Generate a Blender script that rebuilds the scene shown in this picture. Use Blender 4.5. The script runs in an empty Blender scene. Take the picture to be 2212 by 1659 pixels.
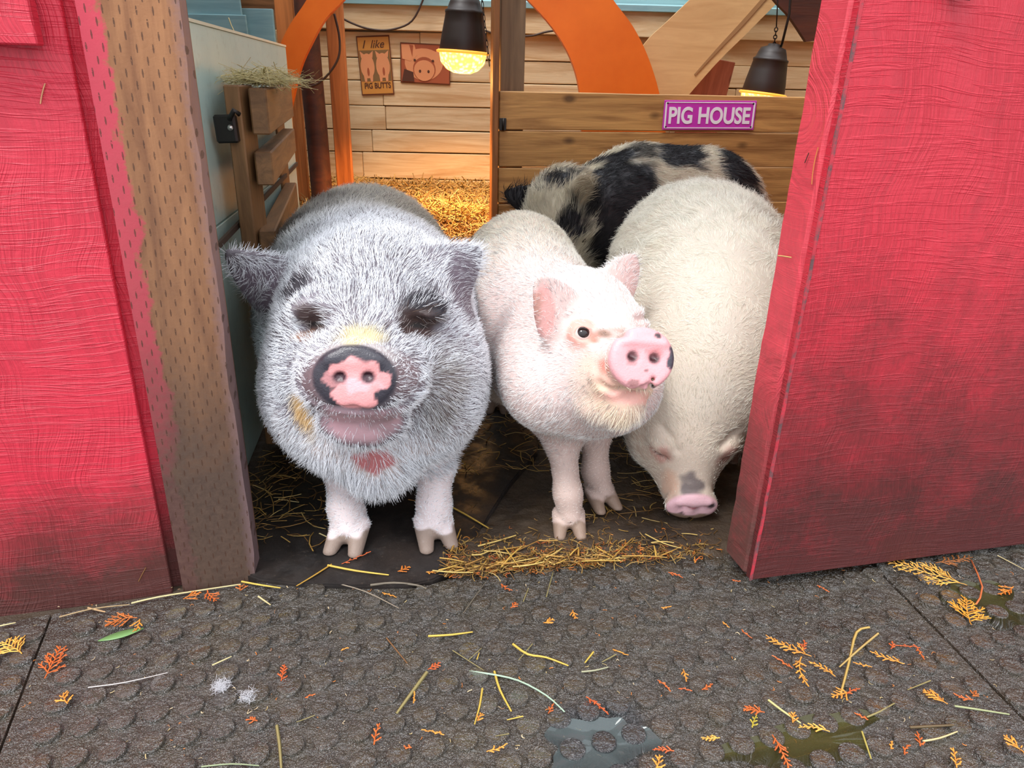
import bpy, bmesh, math, random
import numpy as np
from mathutils import Vector, Matrix
random.seed(7)
RNG = np.random.default_rng(7)
FUR = 1.0
SC = bpy.context.scene
# ------------------------------------------------------------------ camera, sky, sun, exposure
IW, IH, FPX = 2212, 1659, 1580.0
PITCH, ROLL, CZ = math.radians(22.3), math.radians(1.25), 0.85
CAM = np.array([0, 0, CZ])
FW = np.array([0, math.cos(PITCH), -math.sin(PITCH)])
_u0 = np.cross([1., 0, 0], FW)
RT = math.cos(ROLL) * np.array([1., 0, 0]) + math.sin(ROLL) * _u0
UP = np.cross(RT, FW)
cd = bpy.data.cameras.new('camera'); cam = bpy.data.objects.new('camera', cd)
SC.collection.objects.link(cam); SC.camera = cam
cd.sensor_width = 36; cd.lens = FPX / IW * 36; cd.clip_start = 0.02
cam.matrix_world = Matrix(((RT[0], UP[0], -FW[0], 0), (RT[1], UP[1], -FW[1], 0), (RT[2], UP[2], -FW[2], CZ), (0, 0, 0, 1)))
SC.view_settings.view_transform = 'Standard'; SC.view_settings.look = 'None'
SC.view_settings.gamma = 1; SC.view_settings.use_curve_mapping = False
SC.view_settings.exposure = 0.38
w = bpy.data.worlds.new('sky'); SC.world = w; w.use_nodes = True
wn = w.node_tree.nodes; wl = w.node_tree.links
bg = wn['Background']; bg.inputs['Strength'].default_value = 1.0
tc = wn.new('ShaderNodeTexCoord'); sx = wn.new('ShaderNodeSeparateXYZ'); cr = wn.new('ShaderNodeValToRGB')
wl.new(tc.outputs['Generated'], sx.inputs[0]); wl.new(sx.outputs['Z'], cr.inputs[0])
cr.color_ramp.elements[0].position = 0.0; cr.color_ramp.elements[0].color = (.80, .82, .86, 1)
cr.color_ramp.elements[1].position = 1.0; cr.color_ramp.elements[1].color = (2.25, 2.38, 2.55, 1)
wl.new(cr.outputs[0], bg.inputs['Color'])
sd = bpy.data.lights.new('sun', 'SUN'); sd.energy = 1.75; sd.angle = math.radians(18); sd.color = (1, .98, .95)
sun = bpy.data.objects.new('sun', sd); SC.collection.objects.link(sun)
sun.rotation_euler = Vector((0.34, 0.40, -0.86)).to_track_quat('-Z', 'Y').to_euler()

# ------------------------------------------------------------------ measuring helpers
def ray(px, py): return FW + RT * ((px - IW / 2) / FPX) - UP * ((py - IH / 2) / FPX)
def G(px, py, z=0.0):
    d = ray(px, py); return CAM + d * ((z - CZ) / d[2])
def Y(px, py, y):
    d = ray(px, py); return CAM + d * (y / d[1])
def hit(px, py, p0, n):
    d = ray(px, py); n = np.asarray(n, float); return CAM + d * (np.dot(np.asarray(p0) - CAM, n) / np.dot(d, n))
def px_of(p):
    d = np.asarray(p, float) - CAM; z = d @ FW; return IW / 2 + FPX * (d @ RT) / z, IH / 2 - FPX * (d @ UP) / z
def lin(r, g=None, b=None):
    if g is None: r, g, b = r
    return tuple(((c / 255) / 12.92 if c / 255 <= .04045 else ((c / 255 + .055) / 1.055) ** 2.4) for c in (r, g, b))

# ------------------------------------------------------------------ object helpers
WM = {}
def link(o): SC.collection.objects.link(o); return o
def put(o, parent=None, M=None):
    M = M or Matrix.Identity(4)
    WM[o.name] = M
    if parent is not None:
        o.parent = parent; o.matrix_basis = WM[parent.name].inverted() @ M
    else: o.matrix_basis = M
    return o
def tag(o, label=None, cat=None, group=None, kind=None):
    if label: o['label'] = label
    if cat: o['category'] = cat
    if group: o['group'] = group
    if kind: o['kind'] = kind
    return o
def empty(name, loc, label=None, cat=None, group=None, kind=None, M=None):
    o = link(bpy.data.objects.new(name, None)); o.empty_display_size = .05
    put(o, None, M or Matrix.Translation(Vector(loc))); return tag(o, label, cat, group, kind)
def frame(o, x, y=None, z=None):
    """matrix with origin o, x axis along x and z (or y) as close as possible to given"""
    x = Vector(x).normalized()
    if z is not None:
        y = Vector(z).cross(x).normalized(); z = x.cross(y)
    else:
        z = x.cross(Vector(y)).normalized(); y = z.cross(x)
    M = Matrix((x, y, z)).transposed().to_4x4(); M.translation = Vector(o); return M
def mesh_obj(name, verts, faces, mat, parent=None, M=None, smooth=False, cols=None):
    me = bpy.data.meshes.new(name); me.from_pydata([tuple(v) for v in verts], [], [tuple(f) for f in faces])
    if mat: me.materials.append(mat)
    if smooth: me.shade_smooth()
    if cols is not None:
        a = me.color_attributes.new('tint', 'FLOAT_COLOR', 'POINT')
        c = np.ones((len(me.vertices), 4), np.float32); c[:, :3] = cols; a.data.foreach_set('color', c.ravel())
    o = link(bpy.data.objects.new(name, me)); return put(o, parent, M)
def bm_obj(name, bm, mat, parent=None, M=None, smooth=False):
    me = bpy.data.meshes.new(name); bm.to_mesh(me); bm.free()
    if mat: me.materials.append(mat)
    if smooth: me.shade_smooth()
    o = link(bpy.data.objects.new(name, me)); return put(o, parent, M)
def box_bm(L, W, T, bev=.003, jit=0.0, cuts=0, center=True):
    bm = bmesh.new(); bmesh.ops.create_cube(bm, size=1)
    for v in bm.verts: v.co = Vector((v.co.x * L, v.co.y * W, v.co.z * T))
    if cuts:
        es = [e for e in bm.edges if abs(e.verts[0].co.x - e.verts[1].co.x) > L * .9]
        bmesh.ops.subdivide_edges(bm, edges=es, cuts=cuts)
    if jit:
        for v in bm.verts: v.co += Vector((0, random.uniform(-jit, jit), random.uniform(-jit, jit) * .5))
    if bev: bmesh.ops.bevel(bm, geom=[e for e in bm.edges if e.is_manifold and e.calc_face_angle(0) > .8], offset=bev, segments=1, affect='EDGES')
    return bm
def plank(name, p0, p1, width, thick, up, mat, parent=None, jit=0.0, bev=.003, cuts=0):
    """board from p0 to p1 (centre line), width measured along 'up'"""
    p0, p1 = Vector(p0), Vector(p1)
    x = (p1 - p0).normalized(); y = (Vector(up) - x * x.dot(Vector(up))).normalized(); z = x.cross(y)
    M = Matrix((x, y, z)).transposed().to_4x4(); M.translation = (p0 + p1) / 2
    return bm_obj(name, box_bm((p1 - p0).length, width, thick, bev, jit, cuts), mat, parent, M)
def tube(name, pts, r, mat, parent=None, seg=8, M=None, taper=None):
    pts = [Vector(p) for p in pts]; V = []; Fc = []
    n = len(pts); prev = None
    for i, p in enumerate(pts):
        t = (pts[min(i + 1, n - 1)] - pts[max(i - 1, 0)]).normalized()
        a = prev if prev is not None else (Vector((0, 0, 1)) if abs(t.z) < .9 else Vector((1, 0, 0)))
        a = (a - t * a.dot(t)).normalized(); prev = a; b = t.cross(a)
        rr = r * (taper(i / (n - 1)) if taper else 1)
        for k in range(seg):
            th = 2 * math.pi * k / seg; V.append(p + (a * math.cos(th) + b * math.sin(th)) * rr)
    for i in range(n - 1):
        for k in range(seg): Fc.append((i * seg + k, i * seg + (k + 1) % seg, (i + 1) * seg + (k + 1) % seg, (i + 1) * seg + k))
    Fc.append(tuple(range(seg))[::-1]); Fc.append(tuple(range((n - 1) * seg, n * seg)))
    return mesh_obj(name, V, Fc, mat, parent, M, smooth=True)
def lathe(name, prof, mat, parent=None, M=None, seg=32, smooth=True):
    V = []; Fc = []; n = len(prof)
    for r, z in prof:
        for k in range(seg):
            a = 2 * math.pi * k / seg; V.append((r * math.cos(a), r * math.sin(a), z))
    for i in range(n - 1):
        for k in range(seg): Fc.append((i * seg + k, i * seg + (k + 1) % seg, (i + 1) * seg + (k + 1) % seg, (i + 1) * seg + k))
    return mesh_obj(name, V, Fc, mat, parent, M, smooth)

# ------------------------------------------------------------------ materials
class NT:
    def __init__(s, name):
        s.m = bpy.data.materials.new(name); s.m.use_nodes = True; s.t = s.m.node_tree; s.b = s.t.nodes['Principled BSDF']
        s.out = s.t.nodes['Material Output']
    def n(s, ty, **kw):
        nd = s.t.nodes.new(ty)
        for k, v in kw.items():
            if k in nd.inputs: s.set(nd.inputs[k], v)
            else: setattr(nd, k, v)
        return nd
    def set(s, inp, v):
        if isinstance(v, bpy.types.NodeSocket): s.t.links.new(v, inp)
        elif isinstance(v, bpy.types.Node): s.t.links.new(v.outputs[0], inp)
        elif isinstance(v, (tuple, list)) and len(v) == 3 and inp.type == 'RGBA': inp.default_value = (*v, 1)
        else: inp.default_value = v
    def coord(s, scale=(1, 1, 1), rot=(0, 0, 0), src='Object'):
        tc = s.n('ShaderNodeTexCoord'); mp = s.n('ShaderNodeMapping')
        s.set(mp.inputs['Vector'], tc.outputs[src]); mp.inputs['Scale'].default_value = scale; mp.inputs['Rotation'].default_value = rot
        return mp.outputs[0]
    def noise(s, vec, scale=5, detail=4, rough=.55, dist=0):
        n = s.n('ShaderNodeTexNoise'); s.set(n.inputs['Vector'], vec); n.inputs['Scale'].default_value = scale
        n.inputs['Detail'].default_value = detail; n.inputs['Roughness'].default_value = rough; n.inputs['Distortion'].default_value = dist
        return n.outputs['Fac']
    def ramp(s, fac, stops):
        r = s.n('ShaderNodeValToRGB'); s.set(r.inputs[0], fac); e = r.color_ramp.elements
        while len(e) < len(stops): e.new(.5)
        for i, (p, c) in enumerate(stops):
            e[i].position = p; e[i].color = (*((c,) * 3 if isinstance(c, (int, float)) else c), 1)
        return r.outputs[0]
    def mix(s, fac, a, b, mode='MIX'):
        m = s.n('ShaderNodeMix', data_type='RGBA', blend_type=mode); s.set(m.inputs[0], fac); s.set(m.inputs[6], a); s.set(m.inputs[7], b)
        return m.outputs[2]
    def math(s, op, a, b=0.0, c=None):
        m = s.n('ShaderNodeMath', operation=op); s.set(m.inputs[0], a); s.set(m.inputs[1], b)
        if c is not None: s.set(m.inputs[2], c)
        return m.outputs[0]
    def bump(s, h, strength=.3, dist=.002, prev=None):
        b = s.n('ShaderNodeBump'); s.set(b.inputs['Height'], h); b.inputs['Strength'].default_value = strength; b.inputs['Distance'].default_value = dist
        if prev is not None: s.set(b.inputs['Normal'], prev)
        return b.outputs[0]
    def fin(s, col=None, rough=None, normal=None, **kw):
        if col is not None: s.set(s.b.inputs['Base Color'], col)
        if rough is not None: s.set(s.b.inputs['Roughness'], rough)
        if normal is not None: s.set(s.b.inputs['Normal'], normal)
        for k, v in kw.items(): s.set(s.b.inputs[k.replace('_', ' ')], v)
        return s.m
def plain(name, c, rough=.5, **kw): return NT(name).fin(lin(c), rough, **kw)
def wood(name, light, dark, rough=.6, grain=1.0, knots=True, var=.25, bump=.35):
    t = NT(name); oi = t.n('ShaderNodeObjectInfo')
    tc = t.n('ShaderNodeTexCoord'); ad = t.n('ShaderNodeVectorMath', operation='ADD'); t.set(ad.inputs[0], tc.outputs['Object'])
    sc = t.n('ShaderNodeVectorMath', operation='SCALE'); t.set(sc.inputs[0], oi.outputs['Location']); sc.inputs['Scale'].default_value = 3.7; t.set(ad.inputs[1], sc.outputs[0])
    mp = t.n('ShaderNodeMapping'); t.set(mp.inputs[0], ad.outputs[0]); mp.inputs['Scale'].default_value = (1.1, 13, 9)
    n1 = t.noise(mp.outputs[0], 2.2 * grain, 5, .6, .9)
    mp2 = t.n('ShaderNodeMapping'); t.set(mp2.inputs[0], ad.outputs[0]); mp2.inputs['Scale'].default_value = (4, 90, 60)
    n2 = t.noise(mp2.outputs[0], 2, 3, .6)
    col = t.ramp(n1, [(.3, lin(dark)), (.62, lin(light))])
    col = t.mix(t.math('MULTIPLY', n2, .35), col, lin(dark))
    if knots:
        mp3 = t.n('ShaderNodeMapping'); t.set(mp3.inputs[0], ad.outputs[0]); mp3.inputs['Scale'].default_value = (4, 7, 7)
        v = t.n('ShaderNodeTexVoronoi'); t.set(v.inputs['Vector'], mp3.outputs[0]); v.inputs['Scale'].default_value = 1.0
        k = t.ramp(v.outputs['Distance'], [(.05, 1.0), (.13, 0.0)])
        col = t.mix(t.math('MULTIPLY', k, .8), col, tuple(c * .25 for c in lin(dark)))
    hv = t.n('ShaderNodeHueSaturation'); t.set(hv.inputs['Color'], col)
    t.set(hv.inputs['Value'], t.math('MULTIPLY_ADD', oi.outputs['Random'], var, 1 - var / 2))
    return t.fin(hv.outputs[0], rough, t.bump(t.math('ADD', n1, n2), bump, .002))
def red_paint(name, base, dirt_h, dirtcol, horizontal=1.0, dirt=1.0):
    """rough-sawn plywood under thick red paint, mud splashed on its foot"""
    t = NT(name); g = t.n('ShaderNodeNewGeometry'); tc = t.n('ShaderNodeTexCoord')
    def mp(s, d=0):
        m = t.n('ShaderNodeMapping'); t.set(m.inputs[0], tc.outputs['Object']); m.inputs['Scale'].default_value = s; return m.outputs[0]
    wv = t.n('ShaderNodeTexNoise'); t.set(wv.inputs['Vector'], mp((1, 1, 1))); wv.inputs['Scale'].default_value = 3.2; wv.inputs['Detail'].default_value = 2
    def warp(sv, amt):
        m = t.n('ShaderNodeVectorMath', operation='SUBTRACT'); t.set(m.inputs[0], wv.outputs['Color']); m.inputs[1].default_value = (.5, .5, .5)
        k = t.n('ShaderNodeVectorMath', operation='SCALE'); t.set(k.inputs[0], m.outputs[0]); k.inputs['Scale'].default_value = amt
        ad = t.n('ShaderNodeVectorMath', operation='ADD'); t.set(ad.inputs[0], tc.outputs['Object']); t.set(ad.inputs[1], k.outputs[0])
        m2 = t.n('ShaderNodeMapping'); t.set(m2.inputs[0], ad.outputs[0]); m2.inputs['Scale'].default_value = sv; return m2.outputs[0]
    v1 = t.noise(warp((110, 3.0, 3.0), .16), 1.0, 4, .62); v2 = t.noise(warp((34, 1.6, 2.0), .10), 1.0, 3, .6)
    vr = t.math('ABSOLUTE', t.math('SUBTRACT', v1, .5)); vr = t.ramp(vr, [(.0, 0.0), (.09, 1.0)])
    h1 = t.noise(warp((3.0, 85, 2), .05), 1.0, 3, .6); hr = t.ramp(t.math('ABSOLUTE', t.math('SUBTRACT', h1, .53)), [(.0, 1.0), (.035, 0.0)])
    h2 = t.noise(warp((14, 260, 2), .03), 1.0, 2, .6)
    patch = t.noise(mp((1, .6, 1)), 6, 3, .6); pm = t.ramp(patch, [(.42, 0.0), (.60, 1.0)]); pm2 = t.ramp(t.noise(mp((1, 1, 1)), 8.5, 2, .6), [(.45, 0.0), (.6, 1.0)])
    fine = t.noise(mp((1, 1, 1)), 170, 3, .7)
    h = t.math('ADD', t.math('MULTIPLY', vr, t.math('MULTIPLY_ADD', pm, .55, .12)), t.math('MULTIPLY', v2, .8))
    h = t.math('ADD', h, t.math('MULTIPLY', hr, .45 * horizontal))
    h = t.math('ADD', h, t.math('MULTIPLY', t.math('MULTIPLY', h2, pm2), .5 * horizontal))
    h = t.math('ADD', h, t.math('MULTIPLY', fine, .25))
    col = t.mix(t.ramp(h, [(.40, .5), (.75, 0.0)]), lin(base), tuple(c * .55 for c in lin(base)))
    sp = t.n('ShaderNodeSeparateXYZ'); t.set(sp.inputs[0], g.outputs['Position'])
    dn = t.noise(tc.outputs['Object'], 9, 6, .65); dn2 = t.noise(tc.outputs['Object'], 70, 4, .7)
    z = t.math('ADD', sp.outputs['Z'], t.math('MULTIPLY_ADD', dn, -dirt_h * .9, dirt_h * .35))
    z = t.math('ADD', z, t.math('MULTIPLY_ADD', dn2, -dirt_h * .55, dirt_h * .25))
    dm = t.ramp(t.math('DIVIDE', z, dirt_h), [(.05, .92 * dirt), (.5, .6 * dirt), (1.0, 0.0)])
    col = t.mix(dm, col, lin(dirtcol))
    return t.fin(col, t.math('MULTIPLY_ADD', dm, .25, .42), t.bump(h, .6, .003))
# ------------------------------------------------------------------ the setting
E1 = np.array([math.cos(math.radians(16)), math.sin(math.radians(16)), 0]); E2 = np.array([-E1[1], E1[0], 0]); UZ = np.array([0, 0, 1.])
def at(o, a=0, b=0, z=0): return tuple(np.asarray(o, float)[:3] + E1 * a + E2 * b + UZ * z)
# ground under everything
t = NT('packed_dirt'); c = t.coord()
n1 = t.noise(c, 6, 8, .65); n2 = t.noise(c, 90, 4, .7); n3 = t.noise(c, 25, 4, .6)
dirt = t.fin(t.mix(t.math('MULTIPLY', n2, .5), t.ramp(n1, [(.3, lin(46, 36, 28)), (.7, lin(92, 76, 60))]), lin(60, 46, 34)), t.ramp(n3, [(.4, .45), (.6, .8)]), t.bump(t.math('ADD', n2, n3), .8, .006))
def grid_obj(name, x0, x1, y0, y1, nx, ny, fz, mat, M=None, parent=None):
    xs = np.linspace(x0, x1, nx); ys = np.linspace(y0, y1, ny); X, Yy = np.meshgrid(xs, ys); Z = fz(X, Yy)
    V = np.stack([X, Yy, Z], -1).reshape(-1, 3); F = [(j * nx + i, j * nx + i + 1, (j + 1) * nx + i + 1, (j + 1) * nx + i) for j in range(ny - 1) for i in range(nx - 1)]
    return mesh_obj(name, V, F, mat, parent, M, smooth=True)
def vnoise(P, seed=0, freq=1.0, n=10):
    r = np.random.default_rng(seed); out = np.zeros(len(P))
    for i in range(n):
        k = r.normal(size=3); k *= freq * (1 + .9 * r.random()) * 6.28 / np.linalg.norm(k); out += np.sin(P @ k + r.random() * 6.28)
    return out / math.sqrt(n)
ff = lambda X, Yy: np.clip(vnoise(np.stack([X, Yy, X * 0], -1).reshape(-1, 3), 3, 4).reshape(X.shape), -2, 2) * .0022 - .004
tag(grid_obj('floor', -2.8, 2.8, -1.2, 4.3, 120, 120, ff, dirt), kind='structure')

# barn front: left panel, post, header, roof, side walls
P_strip, P_postL, P_postR = G(372, 1276), G(402, 1274), G(548, 1267)
RED = red_paint('red_barn_paint', (212, 50, 70), .23, (64, 44, 36))
RED2 = red_paint('red_door_paint', (202, 42, 60), .56, (64, 32, 28), .8)
REDE = red_paint('red_edge_paint', (222, 70, 84), .44, (76, 58, 50), .25)
TANW = wood('bare_stud_wood', (176, 128, 84), (120, 82, 50))
def slab(name, p0, a, b, z0, z1, mat, kind=None, parent=None, bev=.002, lean=0.0):
    """upright slab from p0 along E1 by a, thickness b along E2; local x along E1, local y up"""
    o = np.asarray(p0, float) + E1 * a / 2 + E2 * b / 2
    M = Matrix((Vector(E1), Vector((0, 0, 1)), -Vector(E2))).transposed().to_4x4(); M.translation = Vector((o[0], o[1], (z0 + z1) / 2))
    if lean: M = M @ Matrix.Rotation(lean, 4, 'Z')
    o = bm_obj(name, box_bm(abs(a), z1 - z0, abs(b), bev), mat, parent, M)
    return tag(o, kind=kind) if kind else o
wl_ = empty('wall_left', P_strip, kind='structure')
slab('siding_panel', at(P_strip, -2.2, 0, 0), 2.2, .016, -.01, 2.3, RED, parent=wl_, bev=.0015)
slab('siding_underlay', at(P_strip, -2.2, .018, 0), 2.2 + .022, .014, -.01, 2.3, RED, parent=wl_, bev=.0015)
slab('sill_board', at(P_strip, -2.2, .034, 0), 2.2, .03, -.01, .1, TANW, parent=wl_)
c0 = hit(84, 98, at(P_strip, 0, -.03), E2)
slab('trim_block', at(c0 * np.array([1, 1, 0]), -1.2, -.004, 0), 1.2, .03, c0[2], c0[2] + .14, RED, parent=wl_)

t = NT('incised_post_wood'); tcn = t.n('ShaderNodeTexCoord'); sp = t.n('ShaderNodeSeparateXYZ'); t.set(sp.inputs[0], tcn.outputs['Object'])
u = t.math('DIVIDE', sp.outputs['X'], .0205); row = t.math('DIVIDE', sp.outputs['Y'], .0155)
rf = t.math('FLOOR', row); off = t.math('MULTIPLY', t.math('FRACT', t.math('MULTIPLY', rf, .5)), 1.0)
off = t.math('ADD', off, t.math('MULTIPLY', rf, .06))
fu = t.math('ABSOLUTE', t.math('SUBTRACT', t.math('FRACT', t.math('ADD', u, off)), .5))
fv = t.math('ABSOLUTE', t.math('SUBTRACT', t.math('FRACT', row), .5))
slit = t.math('MULTIPLY', t.math('LESS_THAN', fu, t.math('MULTIPLY_ADD', fv, -.09, .062)), t.math('LESS_THAN', fv, .36))
mpp = t.n('ShaderNodeMapping'); t.set(mpp.inputs[0], tcn.outputs['Object']); mpp.inputs['Scale'].default_value = (14, 1.6, 5)
ng = t.noise(mpp.outputs[0], 3, 5, .6, .5); nb = t.noise(tcn.outputs['Object'], 14, 5, .65); nf = t.noise(tcn.outputs['Object'], 110, 3, .7); nm = t.noise(tcn.outputs['Object'], 300, 2, .6)
col = t.ramp(ng, [(.3, lin(126, 80, 50)), (.65, lin(168, 116, 76))])
sk = t.math('GREATER_THAN', nm, .36); slit = t.math('MULTIPLY', slit, sk)
# red overspray along the left edge
xm = t.math('ADD', sp.outputs['X'], t.math('MULTIPLY_ADD', nb, -.07, .035)); xm = t.math('ADD', xm, t.math('MULTIPLY_ADD', nf, -.02, .01))
col = t.mix(t.ramp(t.math('DIVIDE', t.math('ADD', xm, .085), .1), [(.43, .93), (.5, 0.0)]), col, lin(206, 62, 84))
# grey mud on the foot and along the worn inner arris
zz = t.n('ShaderNodeNewGeometry'); sz = t.n('ShaderNodeSeparateXYZ'); t.set(sz.inputs[0], zz.outputs['Position'])
zd = t.math('ADD', sz.outputs['Z'], t.math('MULTIPLY_ADD', nb, -.22, .11)); zd = t.math('ADD', zd, t.math('MULTIPLY_ADD', nf, -.14, .07))
mud = t.mix(nf, lin(50, 38, 34), lin(98, 78, 66))
col = t.mix(t.ramp(zd, [(.24, .95), (.48, .4), (.9, 0.0)]), col, mud)
xr = t.math('ADD', sp.outputs['X'], t.math('MULTIPLY_ADD', nf, -.02, .01))
col = t.mix(t.ramp(t.math('DIVIDE', xr, .1), [(.45, 0.0), (.66, .75)]), col, lin(126, 100, 104))
col = t.mix(t.math('MULTIPLY', slit, .75), col, lin(70, 42, 26))
hgt = t.math('SUBTRACT', t.math('ADD', t.math('MULTIPLY', ng, .35), t.math('MULTIPLY', nf, .25)), slit)
POSTM = t.fin(col, .65, t.bump(hgt, .6, .003))
pw = float(np.linalg.norm(P_postR - P_postL)) + .012
post = empty('door_post', P_postL, 'bare brown treated post with incised slits beside the opening, edge smeared red', 'post')
bm = bmesh.new(); bmesh.ops.create_cube(bm, size=1)
for v in bm.verts: v.co = Vector((v.co.x * pw, v.co.y * 2.3, v.co.z * .05))
bmesh.ops.subdivide_edges(bm, edges=[e for e in bm.edges if abs(e.verts[0].co.y - e.verts[1].co.y) > 1], cuts=70)
for v in bm.verts:                                        # chewed inner arris
    if v.co.x > 0 and v.co.z > 0: v.co.x -= .003 + max(0, .005 * math.sin(v.co.y * 23) * math.sin(v.co.y * 7.3) + random.uniform(-.0015, .0015)); v.co.z -= .003
M = Matrix((Vector(E1), Vector((0, 0, 1)), -Vector(E2))).transposed().to_4x4(); M.translation = Vector(at(P_postL, pw / 2 - .005, .025, 1.14))
bm_obj('post_face', bm, POSTM, post, M)
SIDEW = wood('post_side_wood', (150, 98, 54), (96, 58, 34), knots=False)
slab('post_back', at(P_postL, -.004, .052, 0), pw - .004, .035, -.01, 2.3, SIDEW, parent=post)
# header, right hand wall behind the door, roof, far side walls
hd = slab('wall_front', at(P_postR, .0, .0, 0), 2.6, .05, 1.95, 2.33, RED, 'structure')
slab('wall_right', at(P_postR, 1.25, .12, 0), 1.4, .05, 0, 1.75, RED, 'structure')
cl = empty('ceiling', (0, 2, 2.3), kind='structure')          # roof boards round an unseen gap added to let daylight in
for (x0, x1, y0, y1) in ((-2.9, 2.9, .75, 2.0), (-2.9, -1.5, 2.0, 3.75), (1.9, 2.9, 2.0, 3.75), (-2.9, 2.9, 3.75, 4.3)):
    bm_obj('roof_sheet', box_bm(x1 - x0, y1 - y0, .03, 0), TANW, cl, Matrix.Translation(((x0 + x1) / 2, (y0 + y1) / 2, 2.34)))
BLUE = wood('blue_painted_wood', (166, 206, 208), (134, 178, 186), .5, knots=False, var=.12, bump=.2)
WHITE = wood('whitewashed_wood', (234, 210, 168), (196, 156, 108), .6, knots=False, var=.16, bump=.3)
wb = empty('wall_back', (0, 3.9, 0), kind='structure')
seams = [Y(690, p, 3.9)[2] for p in (64, 122, 171, 225, 277, 325, 382)]
while seams[-1] > .03: seams.append(seams[-1] - .115)
for i in range(len(seams) - 1):
    z1, z0 = seams[i], seams[i + 1]
    cuts = sorted([-2.6, 2.6] + [random.uniform(-.9, -.3) if i != 0 else Y(907, 90, 3.9)[0]] + [random.uniform(.6, 1.6)])
    for a, b in zip(cuts[:-1], cuts[1:]):
        plank('plank', (a + .001, 3.91 + random.uniform(-.003, .003), (z0 + z1) / 2), (b - .001, 3.91, (z0 + z1) / 2 - .002), z1 - z0 - random.uniform(.003, .007), .02, (0, 0, 1), WHITE, wb, jit=.0012, cuts=5)
LB = seams[0]
plank('ledger_board', (-1.02, 3.875, LB + .062), (2.6, 3.875, LB + .04), .115, .03, (0, 0, 1), WHITE, wb)
plank('ledger_cap', (-1.02, 3.86, LB + .128), (2.6, 3.86, LB + .11), .05, .03, (0, 1, .15), BLUE, wb)
for k in range(9):
    z = LB + .21 + k * .125
    plank('clapboard', (-1.12, 3.89, z), (2.6, 3.89, z - .02), .135, .014, (0, -.10, 1), BLUE, wb)
for k in range(10):
    z = Y(500, 64, 3.7)[2] + k * .118
    plank('clapboard', (-2.6, 3.72 - .002 * k, z), (-1.30 + (.03 if k else .05), 3.72, z), .126, .014, (0, -.12, 1), BLUE, wb)
plank('plank', (-2.6, 3.8, .6), (-1.15, 3.8, .6), 1.1, .02, (0, 0, 1), BLUE, wb)
plank('backing', (-2.6, 3.97, 1.15), (2.6, 3.97, 1.15), 2.5, .02, (0, 0, 1), TANW, wb, bev=0)
ws = empty('wall_side', (2.3, 2.6, 0), kind='structure')
for k in range(16): plank('plank', (2.3, 1.2, .07 + k * .142), (2.3, 4.0, .07 + k * .142), .139, .02, (0, 0, 1), WHITE, ws)
wo = empty('wall_outer', (-2.3, 2.6, 0), kind='structure')
for k in range(16): plank('plank', (-2.3, .6, .07 + k * .142), (-2.3, 4.0, .07 + k * .142), .139, .02, (0, 0, 1), BLUE, wo)

# pale blue side panel of the stall, held in two sheets
SIDE = plain('side_panel_paint', (160, 196, 190), .42)
t = NT('pale_blue_sheet'); c = t.coord(); n1 = t.noise(c, 4, 5, .6); n2 = t.noise(c, 40, 4, .7)
SIDE = t.fin(t.mix(t.ramp(n2, [(.55, 0.0), (.8, .4)]), t.ramp(n1, [(.3, lin(168, 196, 190)), (.7, lin(190, 210, 200))]), lin(120, 130, 120)), .4, t.bump(n2, .15, .001))
A0, A1 = Vector((-.575, 1.15, 0)), Vector((-.80, 2.72, 0))
sw = empty('stall_side_panel', A0, 'pale blue sheet partition along the side of the stall behind the post', 'partition')
hsp = .56
for z0, z1 in ((0.0, hsp), (hsp + .004, .945)):
    plank('sheet', (A0.x, A0.y, (z0 + z1) / 2), (A1.x, A1.y, (z0 + z1) / 2 + .005), z1 - z0, .016, (0, 0, 1), SIDE, sw, bev=.0015)
plank('top_edge', (A0.x, A0.y, .948), (A1.x, A1.y, .953), .006, .02, (0, 0, 1), plain('raw_plywood_edge', (214, 206, 180), .7), sw, bev=0)
plank('seam_batten', (A0.x + .012, A0.y + .2, hsp - .01), (A1.x + .012, A1.y, hsp + .01), .012, .006, (0, 0, 1), plain('dark_seam', (62, 44, 32), .8), sw, bev=0)
# ------------------------------------------------------------------ rubber mats with studs
t = NT('muddy_rubber'); c = t.coord(); g = t.n('ShaderNodeNewGeometry')
pos = g.outputs['Position']
nL = t.noise(pos, 3.2, 5, .6); nM = t.noise(pos, 28, 5, .65); nS = t.noise(pos, 260, 3, .7); nG = t.noise(pos, 700, 2, .5); nP = t.noise(pos, 9, 4, .6)
col = t.ramp(nM, [(.3, lin(33, 28, 20)), (.7, lin(60, 51, 38))])
col = t.mix(t.math('MULTIPLY', t.ramp(nP, [(.5, 0.0), (.7, 1.0)]), .35), col, lin(66, 56, 26))
col = t.mix(t.ramp(nG, [(.62, 0.0), (.72, .8)]), col, lin(176, 160, 140))
gp = G(1290, 1600)
vd = t.n('ShaderNodeVectorMath', operation='DISTANCE'); t.set(vd.inputs[0], pos); vd.inputs[1].default_value = (gp[0], gp[1], 0)
wash = t.ramp(t.math('ADD', vd.outputs['Value'], t.math('MULTIPLY_ADD', nP, .10, -.05)), [(.055, 1.0), (.075, 0.0)])
col = t.mix(t.math('MULTIPLY', wash, .9), col, lin(26, 30, 33))
bmp = t.bump(t.math('ADD', t.math('MULTIPLY', nS, .7), t.math('MULTIPLY', nM, .7)), .55, .0035); bmp = t.bump(nG, .9, .0022, bmp)
RUB = t.fin(col, t.ramp(nM, [(.35, .12), (.7, .36)]), bmp, Specular_IOR_Level=.5, Coat_Weight=1.0, Coat_Roughness=.06, Coat_IOR=1.8)
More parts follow.
